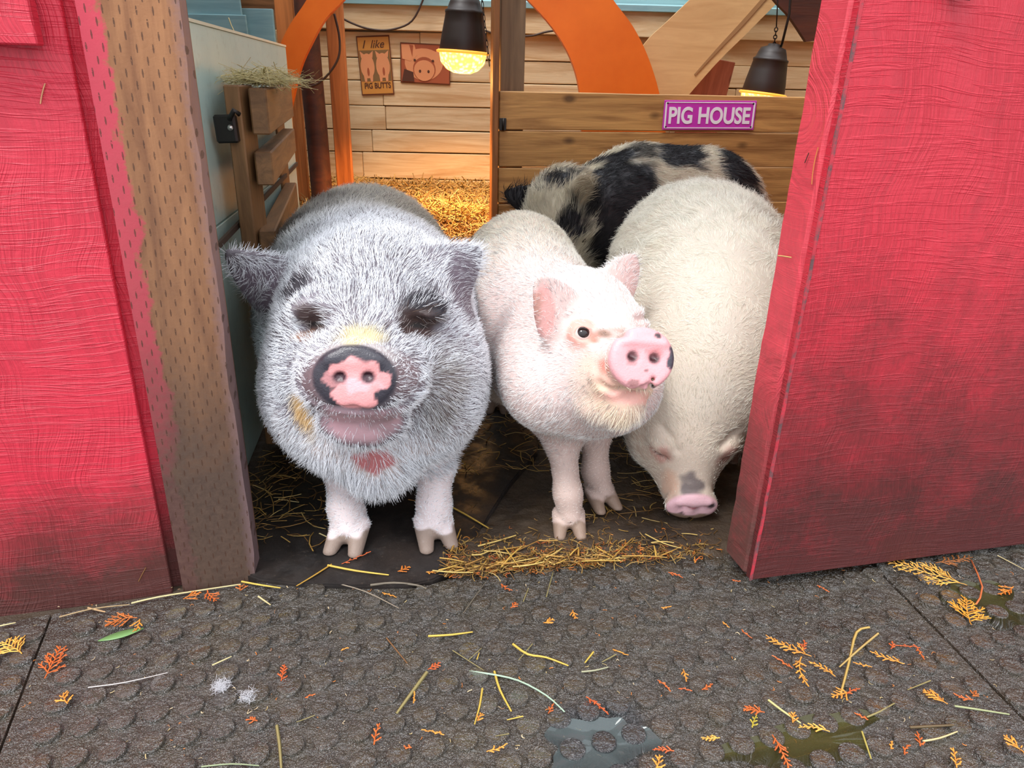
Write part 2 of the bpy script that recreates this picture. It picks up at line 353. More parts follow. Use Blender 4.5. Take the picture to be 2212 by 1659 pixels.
nC = t.noise(pos, 70, 3, .6); nC2 = t.noise(pos, 380, 2, .5); t.set(t.b.inputs['Coat Normal'], t.bump(t.math('ADD', nC, t.math('MULTIPLY', nC2, .22)), 1.0, .020))
e1 = np.array([.9563, .2924, 0]); e2 = np.array([-.2924, .9563, 0])
a_, b_ = e1 * .0461, -e2 * .0548
o_ = G(183.5, 1364)
def stud_mesh():
    bm = bmesh.new(); seg = 18
    prof = [(.0182, -.001), (.0179, .0042), (.0172, .0058), (.0158, .0064), (.008, .0066), (0, .0066)]
    rings = []
    for r, z in prof[:-1]: rings.append([bm.verts.new((r * math.cos(2 * math.pi * k / seg), r * math.sin(2 * math.pi * k / seg), z)) for k in range(seg)])
    top = bm.verts.new((0, 0, prof[-1][1]))
    for i in range(len(rings) - 1):
        for k in range(seg): bm.faces.new((rings[i][k], rings[i][(k + 1) % seg], rings[i + 1][(k + 1) % seg], rings[i + 1][k]))
    for k in range(seg): bm.faces.new((rings[-1][k], rings[-1][(k + 1) % seg], top))
    me = bpy.data.meshes.new('stud'); bm.to_mesh(me); bm.free(); me.materials.append(RUB); me.shade_smooth(); return me
STUD = stud_mesh()
TOPZ = .004
def inside(p, poly):
    c = False; n = len(poly)
    for i in range(n):
        x1, y1 = poly[i][:2]; x2, y2 = poly[(i + 1) % n][:2]
        if (y1 > p[1]) != (y2 > p[1]) and p[0] < (x2 - x1) * (p[1] - y1) / (y2 - y1) + x1: c = not c
    return c
def mat_thing(name, poly, label, shift=(0, 0), nmax=300):
    cx = np.mean(poly, 0); r = empty(name, (cx[0], cx[1], 0), label, 'mat', 'studded rubber mats outside the opening')
    bm = bmesh.new(); top = [bm.verts.new((p[0], p[1], TOPZ)) for p in poly]; f = bm.faces.new(top)
    if f.normal.z < 0: f.normal_flip()
    ex = bmesh.ops.extrude_face_region(bm, geom=[f])
    for v in ex['geom']:
        if isinstance(v, bmesh.types.BMVert): v.co.z = -.012
    bmesh.ops.recalc_face_normals(bm, faces=bm.faces)
    bm_obj('mat_sheet', bm, RUB, r)
    S = []
    for i in range(-60, 80):
        for j in range(-40, 60):
            p = o_ + a_ * i + b_ * j + np.array([*shift, 0])
            if inside(p, poly) and all(inside(p + d, poly) for d in (a_ * .3, -a_ * .3, b_ * .25, -b_ * .25)): S.append(p)
    vis = []; rest = []
    for p in S:
        x, y = px_of(p); (vis if (-20 < x < 2240 and y < 1700) else rest).append(p)
    vis.sort(key=lambda p: np.linalg.norm(p - CAM)); rest += vis[nmax:]; vis = vis[:nmax]
    for p in vis:
        s = link(bpy.data.objects.new('stud', STUD)); q = p + np.array([*RNG.normal(0, .0007, 2), 0]); sc_ = 1 + RNG.normal(0, .02)
        M = Matrix.Translation((q[0], q[1], TOPZ)) @ Matrix.Rotation(RNG.random() * 6, 4, 'Z') @ Matrix.Diagonal((sc_, sc_, 1 + RNG.normal(0, .12), 1)); put(s, r, M)
    if rest:
        sv = np.array([v.co for v in STUD.vertices]); sf = [tuple(p.vertices) for p in STUD.polygons]; V = []; F = []
        for p in rest:
            k = len(V) * len(sv); V.append(sv + np.array([p[0], p[1], TOPZ])); F += [tuple(i + k for i in f) for f in sf]
        s = mesh_obj('stud', np.concatenate(V), F, RUB, r, smooth=True); s['kind'] = 'stuff'
    return len(vis), len(rest)
# corners of the three mats
sl0, sl1 = G(82, 1420)[:2], G(-8, 1660)[:2]; dl = (sl1 - sl0) / np.linalg.norm(sl1 - sl0)
sr0, sr1 = G(1905, 1245)[:2], G(2212, 1560)[:2]; dr = (sr1 - sr0) / np.linalg.norm(sr1 - sr0)
fl = lambda p, b=0: np.array(at((p[0], p[1], 0), 0, b))[:2]
edgeL = G(0, 1352)[:2]; edge1 = G(395, 1283)[:2]; edge2 = G(560, 1262)[:2]; edge3 = G(905, 1275)[:2]; edge4 = G(1010, 1242)[:2]; edge5 = G(1300, 1216)[:2]; edge6 = G(1560, 1200)[:2]; edge7 = G(1900, 1180)[:2]
midL = [sl0 - dl * .10 + np.array([.0, .0]), sl0 + dl * 1.0, np.array([.7, -.3]) , sr1 + dr * .8 - np.array([.003, 0]), sr0 - dr * .05 - np.array([.003, 0]), edge6, edge5, edge4, edge3, edge2, edge1]
n_mid = mat_thing('studded_mat', midL, 'brown wet studded rubber mat spanning the ground between the two mat seams', nmax=290)
left = [sl0 - dl * .10 - np.array([.004, 0]), sl0 + dl * 1.0 - np.array([.004, 0]), np.array([-1.6, .1]), np.array([-1.7, .70]), edgeL]
mat_thing('studded_mat', left, 'wet studded rubber mat in the near corner below the red siding panel', (.012, .01))
right = [sr0 - dr * .05 + np.array([.003, 0]), sr1 + dr * .8 + np.array([.003, 0]), np.array([2.0, .1]), np.array([2.2, 1.6]), np.array([.9, 1.45])]
mat_thing('studded_mat', right, 'wet studded rubber mat beneath and right of the open red door', (-.01, .012))
# smooth black mat under the grey pig, with a rounded front corner
t = NT('smooth_black_rubber'); c = t.coord(); n1 = t.noise(c, 7, 5, .6); n2 = t.noise(c, 120, 4, .7); n3 = t.noise(c, 22, 4, .6)
BLK = t.fin(t.mix(t.ramp(n2, [(.6, 0.0), (.75, .5)]), t.ramp(n1, [(.35, lin(26, 24, 24)), (.7, lin(54, 46, 42))]), lin(96, 82, 70)), t.ramp(n3, [(.4, .3), (.6, .6)]), t.bump(n2, .4, .002))
pts = [(562, 1262), (640, 1272), (760, 1277), (880, 1276), (935, 1264), (975, 1243), (1000, 1215), (1030, 1172), (1060, 1118), (1100, 1055), (1160, 985)]
poly = [tuple(G(*p)[:2]) for p in pts] + [(.1, 2.2), (-.58, 2.2), (-.52, 1.12)]
bm = bmesh.new(); f = bm.faces.new([bm.verts.new((*p, .012)) for p in poly])
if f.normal.z < 0: f.normal_flip()
ex = bmesh.ops.extrude_face_region(bm, geom=[f])
for v in ex['geom']:
    if isinstance(v, bmesh.types.BMVert): v.co.z = -.002
bmesh.ops.recalc_face_normals(bm, faces=bm.faces)
bmesh.ops.bevel(bm, geom=[e for e in bm.edges if all(v.co.z > .01 for v in e.verts)], offset=.003, segments=2, affect='EDGES')
tag(bm_obj('stall_mat', bm, BLK), 'smooth dark rubber mat with a rounded corner under the grey pig', 'mat')

# ------------------------------------------------------------------ open red door
D0 = G(1620, 1254, .028); D1 = np.array(at(D0, 1.3, 0)); 
dd = hit(2212, 1166, D0, (-.26, .966, 0)) - D0
ang = math.radians(14.0)
dE = np.array([math.cos(ang), math.sin(ang), 0]); dN = np.array([-dE[1], dE[0], 0])
door = empty('door_1', D0, kind='structure')
Md = Matrix((Vector(dE), Vector((0, 0, 1)), -Vector(dN))).transposed().to_4x4()
Md.translation = Vector(D0) + Vector((0, 0, .0))
Md = Md @ Matrix.Rotation(math.radians(-.9), 4, 'Z')
def door_part(name, x0, x1, z0, z1, y0, y1, mat, jit=0, bev=.002, sub=None):
    bm = box_bm(x1 - x0, z1 - z0, y1 - y0, bev)
    if sub: bmesh.ops.subdivide_edges(bm, edges=[e for e in bm.edges if abs(e.verts[0].co.y - e.verts[1].co.y) > .5], cuts=60)
    if jit:
        for v in bm.verts: v.co.x += random.uniform(-jit, jit); v.co.z += random.uniform(-jit, jit)
    return bm_obj(name, bm, mat, door, Md @ Matrix.Translation(((x0 + x1) / 2, (z0 + z1) / 2, -(y0 + y1) / 2)))
door_part('face_panel', .0, 1.45, 0, 1.72, 0, .016, RED2, bev=.002)
door_part('edge_stile', -.003, .05, .002, 1.72, .0165, .088, REDE, jit=.0012, bev=.005, sub=True)
door_part('core', .05, 1.44, .01, 1.70, .0175, .082, TANW)
t = NT('worn_arris_paint'); nn_ = t.noise(t.coord((1, 1, 1)), 26, 5, .7); ARR = t.fin(t.ramp(nn_, [(.42, lin(104, 72, 74)), (.56, lin(190, 50, 64))]), .7, t.bump(nn_, .6, .003))
door_part('worn_arris', -.0012, .0045, .001, 1.719, -.0012, .0004, ARR, jit=.0006, bev=0, sub=True)
hk = hit(2052, 2, D0, dN); hl = Md.inverted() @ Vector(hk)
GUN = plain('dark_iron', (58, 54, 52), .4, Metallic=.8)
o = door_part('pull_handle', hl.x - .012, hl.x + .014, hl.y - .001, hl.y + .15, -.028, -.02, GUN, bev=.004)
door_part('handle_mount', hl.x - .008, hl.x + .010, hl.y + .012, hl.y + .03, -.021, .0, GUN, bev=.002)

# trodden dirt bank across the threshold
def bank(X, Yy):
    yy = Yy - (G(1000, 1245)[1] + (X - G(1000, 1245)[0]) * (G(1560, 1202)[1] - G(1000, 1245)[1]) / (G(1560, 1202)[0] - G(1000, 1245)[0]))
    return .013 * np.clip(yy / .02 + .5 + .3 * vnoise(np.stack([X, Yy, X * 0], -1).reshape(-1, 3), 8, 14).reshape(X.shape), -.6, 1) * np.clip((.20 - yy) / .1, 0, 1) + .0012 * vnoise(np.stack([X, Yy, X * 0], -1).reshape(-1, 3), 9, 30).reshape(X.shape)
tag(grid_obj('threshold_bank', G(1000, 1245)[0] - .02, .62, 1.08, 1.42, 120, 70, bank, dirt), 'low trodden bank of brown dirt across the opening', 'dirt', kind='stuff')
# ------------------------------------------------------------------ interior: boards, posts, arches, lamps, signs
PINE = wood('partition_board_wood', (204, 156, 92), (136, 94, 50), .55)
Q0, Q1 = Y(1078, 195, 2.8), Y(1713, 209, 3.02)
Q0 = np.array([Q0[0], Q0[1], 0]); Q1 = np.array([Q1[0], Q1[1], 0]); qd = (Q1 - Q0) / np.linalg.norm(Q1 - Q0); qn = np.array([qd[1], -qd[0], 0])
zt = Y(1078, 195, 2.8)[2]; zz_ = [zt, Y(1075, 281, 2.8)[2], Y(1075, 361, 2.8)[2]]
while zz_[-1] > .08: zz_.append(zz_[-1] - .131)
part = empty('board_partition', Q0, 'brown horizontal board partition behind the pigs with stile at its open end', 'partition')
for i in range(len(zz_) - 1):
    zc = (zz_[i] + zz_[i + 1]) / 2; wd = zz_[i] - zz_[i + 1] - .004
    a = Q0 + qn * random.uniform(-.002, .002); b = Q0 + qd * 1.75 + qn * random.uniform(-.002, .002)
    plank('board', (*a[:2], zc), (*b[:2], zc), wd, .022, (0, 0, 1), PINE, part, jit=.0012, cuts=9)
STILE = wood('stile_wood', (166, 108, 56), (112, 66, 30), .6, knots=False)
e0 = Q0 - qd * .016
plank('end_stile', (*e0[:2], 0), (*(e0)[:2], 1.6), .022, .06, tuple(qd), STILE, part)
GREYW = wood('grey_stud_wood', (142, 114, 84), (104, 82, 60), .7, knots=False)
q = Q0 + qd * .052 - qn * .045
tag(plank('wooden_stud', (*q[:2], 0), (*q[:2], 2.25), .088, .038, tuple(qd), GREYW), 'rough grey brown upright stud rising behind the end of the board partition', 'post')
hg = hit(1086, 268, Q0, qn)
hb = empty('hinge_plate', hg, 'small dark metal latch plate at the end of the second partition board', 'latch')
plank('plate', (hg[0] - .012, hg[1] - .012, hg[2]), (hg[0] + .013, hg[1] - .012, hg[2]), .042, .004, (0, 0, 1), GUN, hb, bev=.001)
tube('pin', [(hg[0] + .002, hg[1] - .018, hg[2] - .022), (hg[0] + .002, hg[1] - .018, hg[2] + .02)], .004, GUN, hb)

# sign on the partition
def text_mesh(name, body, size, mat, parent, M, bold=0.0, ext=.001, width=None, height=None, shear=0):
    c = bpy.data.curves.new(name, 'FONT'); c.body = body; c.size = size; c.extrude = ext; c.offset = bold; c.align_x = 'CENTER'; c.align_y = 'CENTER'; c.shear = shear
    o = bpy.data.objects.new(name, c); SC.collection.objects.link(o); bpy.context.view_layer.update()
    dg = bpy.context.evaluated_depsgraph_get(); me = bpy.data.meshes.new_from_object(o.evaluated_get(dg)); bpy.data.objects.remove(o)
    v = np.array([x.co for x in me.vertices]); lo, hi = v.min(0), v.max(0)
    for x in me.vertices:
        x.co.x = (x.co.x - (lo[0] + hi[0]) / 2) * (width / (hi[0] - lo[0]) if width else 1); x.co.y = (x.co.y - (lo[1] + hi[1]) / 2) * (height / (hi[1] - lo[1]) if height else 1)
    me.materials.clear(); me.materials.append(mat)
    return put(link(bpy.data.objects.new(name, me)), parent, M)
def on_plane(px, py, p0, n, off=0): return hit(px, py, np.asarray(p0) + np.asarray(n) * off, n)
cs = on_plane(1533, 249, Q0, qn, .016); l_ = on_plane(1434, 248, Q0, qn, .016); r_ = on_plane(1632, 250, Q0, qn, .016)
sw_ = float(np.linalg.norm(r_ - l_)); sh_ = sw_ * .282
Ms = frame(cs, qd, z=qn); Ms = Ms @ Matrix.Rotation(math.radians(.5), 4, 'Z')
sg = empty('pig_house_sign', cs, 'purple metal sign reading PIG HOUSE on the top partition board', 'sign', M=Ms)
bm_obj('sign_plate', box_bm(sw_, sh_, .003, .001), plain('purple_enamel', (204, 62, 186), .35), sg, Ms)
WHT = plain('white_lettering', (250, 244, 252), .4)
text_mesh('lettering', 'PIG HOUSE', .1, WHT, sg, Ms @ Matrix.Translation((0, -.001, .0022)), .0028, .0006, sw_ * .885, sh_ * .58)
def frame_bars(w_, h_, t_, mat, parent, M, z):
    bm = bmesh.new()
    for (cx, cy, lx, ly) in ((0, h_ / 2, w_, t_), (0, -h_ / 2, w_, t_), (-w_ / 2, 0, t_, h_), (w_ / 2, 0, t_, h_)):
        g_ = bmesh.ops.create_cube(bm, size=1)['verts']
        for v in g_: v.co = Vector((v.co.x * (lx + t_) + cx, v.co.y * (ly + (0 if lx > ly else -t_)) + cy, v.co.z * .001 + z))
    return bm_obj('border', bm, mat, parent, M)
frame_bars(sw_ * .955, sh_ * .86, .0032, WHT, sg, Ms, .002)
for sx_, sy_ in ((-1, 1), (1, 1), (-1, -1), (1, -1)):
    lathe('screw', [(.0001, .0035), (.003, .003), (.004, .0018)], GUN, sg, Ms @ Matrix.Translation((sx_ * sw_ * .465, sy_ * sh_ * .40, 0)), 10)

# printed metal pictures on the back wall
def flat(name, pts, mat, parent, M, z=.002):
    n = len(pts); V = [(x, y, z) for x, y in pts] + [(x, y, z - .0008) for x, y in pts]
    return mesh_obj(name, V, [tuple(range(n))] + [tuple(range(2 * n - 1, n - 1, -1))] + [(i, (i + 1) % n, (i + 1) % n + n, i + n) for i in range(n)], mat, parent, M)
def oval(cx, cy, rx, ry, rot=0, n=22, pinch=0, a0=0, a1=360):
    out = []
    for i in range(n):
        a = math.radians(a0 + (a1 - a0) * i / n); x, y = math.cos(a) * rx * (1 + pinch * math.sin(a)), math.sin(a) * ry
        c, s = math.cos(math.radians(rot)), math.sin(math.radians(rot)); out.append((cx + x * c - y * s, cy + x * s + y * c))
    return out
PW = (0, 3.895, 0); PN = (0, -1, 0)
def wall_sign(name, pc, pxw, pxh, rot, label):
    c_ = hit(*pc, PW, PN); M = frame(c_, (math.cos(rot), 0, math.sin(rot)), z=PN)
    d = (c_ - CAM) @ FW; w_, h_ = pxw * d / FPX, pxh * d / FPX
    return empty(name, c_, label, 'sign', 'tin signs on the back wall', M=M), M, w_, h_
S1, M1, w1_, h1_ = wall_sign('tin_sign', (811, 142), 71, 118, math.radians(3.0), 'upright tin sign reading I like PIG BUTTS with two painted pigs')
OC = plain('ochre_tin', (206, 140, 62), .5); BRN = plain('brown_print', (84, 44, 24), .6); PNK = plain('pink_print', (226, 150, 100), .6); DPK = plain('dark_pink_print', (168, 84, 48), .6); GRY = plain('olive_print', (130, 96, 54), .6); RUST = plain('rust_print', (110, 56, 24), .7)
bm_obj('sign_plate', box_bm(w1_, h1_, .004, .001), RUST, S1, M1)
flat('printed_ground', [(-w1_ * .47, -h1_ * .475), (w1_ * .47, -h1_ * .475), (w1_ * .47, h1_ * .475), (-w1_ * .47, h1_ * .475)], OC, S1, M1, .0032)
flat('printed_field', [(-w1_ * .46, -h1_ * .26), (w1_ * .46, -h1_ * .26), (w1_ * .46, h1_ * .26), (-w1_ * .46, h1_ * .26)], GRY, S1, M1, .0040)
for s in (-1, 1):
    cx = s * w1_ * .235
    for e in (-1, 1): flat('printed_ear', [(cx + e * w1_ * .07, h1_ * .19), (cx + e * w1_ * .20, h1_ * .25), (cx + e * w1_ * .17, h1_ * .13)], PNK, S1, M1, .0046)
    flat('printed_pig', oval(cx, 0, w1_ * .21, h1_ * .21, 0, 26, -.08), PNK, S1, M1, .0052)
    for e in (-1, 1): flat('printed_leg', [(cx + e * w1_ * .03, -h1_ * .14), (cx + e * w1_ * .15, -h1_ * .12), (cx + e * w1_ * .12, -h1_ * .27), (cx + e * w1_ * .06, -h1_ * .27)], PNK, S1, M1, .0049)
    flat('printed_shade', oval(cx + w1_ * .01, -h1_ * .10, w1_ * .035, h1_ * .07), DPK, S1, M1, .0058)
text_mesh('lettering', 'PIG BUTTS', .03, BRN, S1, M1 @ Matrix.Translation((w1_ * .02, -h1_ * .335, .0042)), .0006, .0004, w1_ * .80, h1_ * .10)
text_mesh('lettering', 'I  like', .03, BRN, S1, M1 @ Matrix.Translation((0, h1_ * .36, .0042)), .0001, .0004, w1_ * .66, h1_ * .13, .35)
S2, M2, w2_, h2_ = wall_sign('tin_sign', (919, 138), 108, 80, math.radians(-1.6), 'wide tin picture of a pig face close up behind the lit heat lamp')
bm_obj('sign_plate', box_bm(w2_, h2_, .004, .001), RUST, S2, M2)
flat('printed_ground', [(-w2_ * .48, -h2_ * .47), (w2_ * .48, -h2_ * .47), (w2_ * .48, h2_ * .47), (-w2_ * .48, h2_ * .47)], DPK, S2, M2, .0032)
flat('printed_head', oval(-.03 * w2_, -.02 * h2_, w2_ * .38, h2_ * .40, 0, 26, .1), PNK, S2, M2, .004)
flat('printed_ear', [(-w2_ * .48, h2_ * .45), (-w2_ * .22, h2_ * .46), (-w2_ * .16, h2_ * .2), (-w2_ * .3, h2_ * .05), (-w2_ * .46, h2_ * .1)], PNK, S2, M2, .0047)
flat('printed_ear', [(w2_ * .26, h2_ * .42), (w2_ * .34, h2_ * .30), (w2_ * .27, 0), (w2_ * .12, h2_ * .1)], PNK, S2, M2, .0047)
flat('printed_shade', [(-w2_ * .47, -h2_ * .46), (-w2_ * .22, -h2_ * .46), (-w2_ * .24, -h2_ * .22), (-w2_ * .42, -h2_ * .15)], BRN, S2, M2, .005)
flat('printed_shade', [(-w2_ * .32, h2_ * .45), (-w2_ * .24, h2_ * .44), (-w2_ * .26, h2_ * .16)], DPK, S2, M2, .0054)
flat('printed_snout_edge', oval(-.02 * w2_, -.13 * h2_, w2_ * .225, h2_ * .30), DPK, S2, M2, .0054)
flat('printed_snout', oval(-.02 * w2_, -.17 * h2_, w2_ * .205, h2_ * .26, 0, 26, .06), PNK, S2, M2, .006)
for e in (-1, 1):
    flat('printed_nostril', oval(-.02 * w2_ + e * w2_ * .085, -.19 * h2_, w2_ * .024, h2_ * .04), BRN, S2, M2, .0066)
    flat('printed_eye', oval(-.03 * w2_ + e * w2_ * .18, .08 * h2_, w2_ * .025, h2_ * .03), BRN, S2, M2, .0066)

# curved orange boards and tan brace
def arc_board(name, left_px, right_px, Yd, thick, mat, label, cat='arch board', edge=None, skew=0.0, group=None):
    """flat board with curved sides, cut from sheet: two outlines measured on the plane at depth Yd"""
    n = np.array([math.sin(skew), -math.cos(skew), 0]); p0 = np.array([0, Yd, 0])
    def sm(pp, m=14):
        pp = [np.array(p, float) for p in pp]; out = []
        for i in range(len(pp) - 1):
            q0 = pp[max(i - 1, 0)]; q1 = pp[i]; q2 = pp[i + 1]; q3 = pp[min(i + 2, len(pp) - 1)]
            for k in range(4):
                t_ = k / 4; out.append(.5 * ((2 * q1) + (-q0 + q2) * t_ + (2 * q0 - 5 * q1 + 4 * q2 - q3) * t_ ** 2 + (-q0 + 3 * q1 - 3 * q2 + q3) * t_ ** 3))
        out.append(pp[-1]); return [hit(*p, p0, n) for p in out]
    A, B = sm(left_px), sm(right_px); m = len(A); V = []
    for a, b in zip(A, B): V += [a, b]
    for a, b in zip(A, B): V += [a - n * thick, b - n * thick]
    F = []
    for i in range(m - 1):
        a, b, c, d = 2 * i, 2 * i + 1, 2 * i + 3, 2 * i + 2; k = 2 * m
        F += [(a, b, c, d), (d + k, c + k, b + k, a + k), (a, d, d + k, a + k), (b, b + k, c + k, c)]
    F += [(0, 2 * m, 2 * m + 1, 1), (2 * m - 2, 2 * m - 1, 4 * m - 1, 4 * m - 2)]
    o = mesh_obj(name, V, F, mat); tag(o, label, cat, group); return o
ORG = NT('orange_painted_board'); c = ORG.coord(); n1 = ORG.noise(c, 5, 4, .6)
ORG = ORG.fin(ORG.ramp(n1, [(.3, lin(212, 98, 18)), (.7, lin(226, 112, 28))]), .45)
TAN = wood('tan_curved_board_paint', (206, 164, 112), (182, 138, 88), .6, knots=False, var=.05, bump=.1)
TAN2 = wood('pale_leg_wood', (206, 150, 90), (170, 112, 60), .6, knots=False, var=.05, bump=.1)
arc_board('curved_board', [(690, -60), (662, 0), (625, 55), (602, 105), (584, 165), (582, 230)], [(790, -60), (742, 0), (702, 42), (672, 95), (648, 150), (628, 235)], 3.05, .03, ORG, 'narrow curved orange board arching over the hay topped gate', group='orange curved boards')
arc_board('curved_board', [(1075, -60), (1140, 0), (1195, 62), (1232, 125), (1252, 196), (1258, 300)], [(1290, -60), (1325, 0), (1366, 55), (1398, 118), (1424, 200), (1440, 300)], 3.45, .035, ORG, 'broad curved orange board rising behind the board partition', skew=.1, group='orange curved boards')
arc_board('curved_brace', [(1600, -160), (1548, -60), (1490, 0), (1440, 48), (1392, 96), (1330, 200)], [(1790, -140), (1745, -60), (1685, 0), (1610, 75), (1545, 140), (1462, 235)], 3.62, .035, TAN, 'pale tan curved brace leaning behind the broad orange board', 'brace')
tan_b = arc_board('brace_shadow_line', [(1660, -20), (1600, 48), (1548, 105), (1500, 160)], [(1668, -16), (1607, 53), (1552, 110), (1502, 163)], 3.615, .004, plain('painted_shadow_wood', (150, 108, 66), .8), None)  # dark strip standing in for the shadow line along the brace
tan_b.parent = bpy.data.objects['curved_brace']; del tan_b['category']
DBR = wood('dark_brown_wood', (88, 42, 20), (52, 22, 10), .6, knots=False)
arc_board('dark_brace', [(1640, -40), (1680, 8), (1706, 36), (1742, 90)], [(1800, -60), (1810, 0), (1820, 36), (1840, 80)], 3.3, .03, DBR, 'dark brown brace in the corner above the right heat lamp', 'brace')
pw_ = Y(1560, 170, 3.75); plank('sloped_panel', (pw_[0] - .16, 3.78, 0.2), (pw_[0] - .04, 3.78, .98), .2, .02, (1, 0, 0), wood('reddish_board_wood', (190, 110, 80), (150, 80, 56), .7), None)
tag(bpy.data.objects['sloped_panel'], 'reddish board piece glimpsed under the tan curved brace', 'board')
# dark round post with the two orange lit boards flanking it
p0, p1 = Y(688, 420, 3.2), Y(648, 90, 3.2)
b0 = np.array([p0[0], 3.2, 0]); b1 = np.array([p0[0] - .0, 3.2, 2.25])
tag(tube('round_post', [(p0[0] + .012 + .004 * math.sin(k), 3.2 + .003 * math.cos(2 * k), k * .22) for k in range(11)], .045, DBR, seg=14), 'dark brown upright post between two orange lit boards at the stall back', 'post')
OLIT = wood('orange_lit_wood', (208, 126, 62), (150, 84, 36), .6, knots=False)  # orange light of the heat lamp put into the wood colour
plank('flank_board', (p0[0] - .095, 3.27, 0), (p0[0] - .095, 3.27, 2.25), .075, .03, (1, 0, 0), OLIT); tag(bpy.data.objects['flank_board'], 'warm brown upright board left of the dark round post', 'board', 'upright boards beside the dark post')
plank('flank_board', (p0[0] + .098, 3.29, 0), (p0[0] + .098, 3.29, 2.25), .07, .03, (1, 0, 0), OLIT); tag(bpy.data.objects['flank_board.001'], 'warm brown upright board right of the dark round post', 'board', 'upright boards beside the dark post')
q = Y(600, 40, 3.5); plank('corner_stud', (q[0], 3.62, 0), (q[0], 3.62, 2.25), .05, .04, (1, 0, 0), TAN2); tag(bpy.data.objects['corner_stud'], 'slim tan corner stud where blue clapboards end', 'post')
tag(tube('bent_post', [Y(608, 225, 2.75), Y(615, 300, 2.75), Y(618, 380, 2.75), Y(607, 470, 2.75), (Y(600, 500, 2.75)[0], 2.75, -.0)], .034, TAN2, seg=12), 'pale bent wooden leg between the gate and dark post', 'post')

# gate folded against the side panel, hay lying on it
GW = wood('gate_wood', (140, 100, 62), (86, 58, 34), .6, knots=False)
GY = 1.6; ga = Y(530, 190, GY); gate = empty('wooden_gate', (ga[0], GY, 0), 'small wooden rail gate swung back against the pale blue panel', 'gate')
gt = Y(530, 184, GY)[2]
# near stile, seen almost end on
x0 = Y(503, 300, GY)[0]; x1 = Y(536, 300, GY)[0]
plank('stile', ((x0 + x1) / 2, GY + .02, .03), ((x0 + x1) / 2, GY + .02, gt), x1 - x0, .085, (1, 0, 0), GW, gate)
gdir = (Y(622, 300, 2.4) - Y(560, 300, GY)); gdir[2] = 0; gdir /= np.linalg.norm(gdir)
rails = [((538, 190), (578, 292)), ((548, 328), (590, 402)), ((557, 498), (600, 575))]
for (xa, ya), (xb, yb) in rails:
    tl = Y(xa, ya, GY - .02); br = Y(xb, yb, GY - .02); wdt = br[0] - tl[0]; hgt_ = tl[2] - br[2]
    cx = (tl[0] + br[0]) / 2; cz = (tl[2] + br[2]) / 2; a = np.array([cx, GY - .015, cz]); b = a + gdir * .82
    plank('rail', a, b, hgt_, max(wdt * .8, .035), (0, 0, 1), GW, gate)
b = np.array([(x0 + x1) / 2, GY + .02, 0]) + gdir * .80
plank('stile', (b[0], b[1], .03), (b[0], b[1], gt), x1 - x0, .085, (1, 0, 0), GW, gate)
h0 = Y(486, 280, GY - .04); lt = empty('gate_latch', h0, 'black metal latch box between pale panel and gate', 'latch')
plank('latch_body', (h0[0] - .022, GY - .03, h0[2]), (h0[0] + .022, GY - .03, h0[2] + .002), .055, .02, (0, 0, 1), GUN, lt, bev=.004)
tube('latch_arm', [(h0[0] + .015, GY - .05, h0[2] + .02), (h0[0] + .03, GY - .06, h0[2] + .038), (h0[0] + .036, GY - .05, h0[2] + .03)], .005, GUN, lt)
lathe('latch_rivet', [(.0001, .004), (.004, .003), (.006, 0)], plain('steel_rivet', (190, 186, 180), .3, Metallic=.9), lt, frame((h0[0] + .012, GY - .043, h0[2] + .004), (1, 0, 0), z=(0, -1, 0)), 12)

# straw builder: many flattened stalks in one mesh
t = NT('straw'); at_ = t.n('ShaderNodeAttribute', attribute_name='tint'); c = t.coord(); nn = t.noise(c, 60, 3, .6)
STRAW = t.fin(t.mix(t.math('MULTIPLY', nn, .35), at_.outputs['Color'], (.16, .08, .02)), .5)
def strands(P, D, L, Wd, col, bend=.12, rng=RNG, seg=3, N=None):
    n = len(P); D = D / np.linalg.norm(D, axis=1, keepdims=True)
    up = np.tile([0, 0, 1.], (n, 1)) if N is None else N
    S = np.cross(D, up); S /= np.linalg.norm(S, axis=1, keepdims=True) + 1e-9; T = np.cross(S, D)
    B = rng.normal(0, 1, (n, 1)) * S + rng.normal(0, .5, (n, 1)) * T
    ts = np.linspace(-.5, .5, seg + 1); V = []
    for t_ in ts:
        c_ = P + D * (L * t_)[:, None] + B * (L * bend * (t_ * t_ * 4 - .5))[:, None]
        V += [c_ - S * Wd[:, None] * .5, c_ + T * Wd[:, None] * .35, c_ + S * Wd[:, None] * .5]
    V = np.stack(V, 1).reshape(-1, 3); k = 3 * (seg + 1); F = []
    base = (np.arange(n) * k)[:, None]
    fl_ = []
    for s in range(seg):
        for a in range(2): fl_.append([s * 3 + a, s * 3 + a + 1, (s + 1) * 3 + a + 1, (s + 1) * 3 + a])
        fl_.append([s * 3 + 2, s * 3, (s + 1) * 3, (s + 1) * 3 + 2])
    F = (base[:, None, :] + np.array(fl_)[None]).reshape(-1, 4)
    return V, F, np.repeat(col, k, axis=0)
def fast_mesh(name, V, F, mat, parent=None, cols=None, smooth=False):
    me = bpy.data.meshes.new(name); me.vertices.add(len(V)); me.vertices.foreach_set('co', np.asarray(V, np.float32).ravel())
    nf, k = F.shape; me.loops.add(nf * k); me.loops.foreach_set('vertex_index', np.asarray(F, np.int32).ravel())
    me.polygons.add(nf); me.polygons.foreach_set('loop_start', np.arange(nf, dtype=np.int32) * k); me.update(calc_edges=True)
    if smooth: me.shade_smooth()
    me.materials.append(mat)
    if cols is not None:
        a = me.color_attributes.new('tint', 'FLOAT_COLOR', 'POINT'); c = np.ones((len(V), 4), np.float32); c[:, :3] = cols; a.data.foreach_set('color', c.ravel())
    return put(link(bpy.data.objects.new(name, me)), parent)
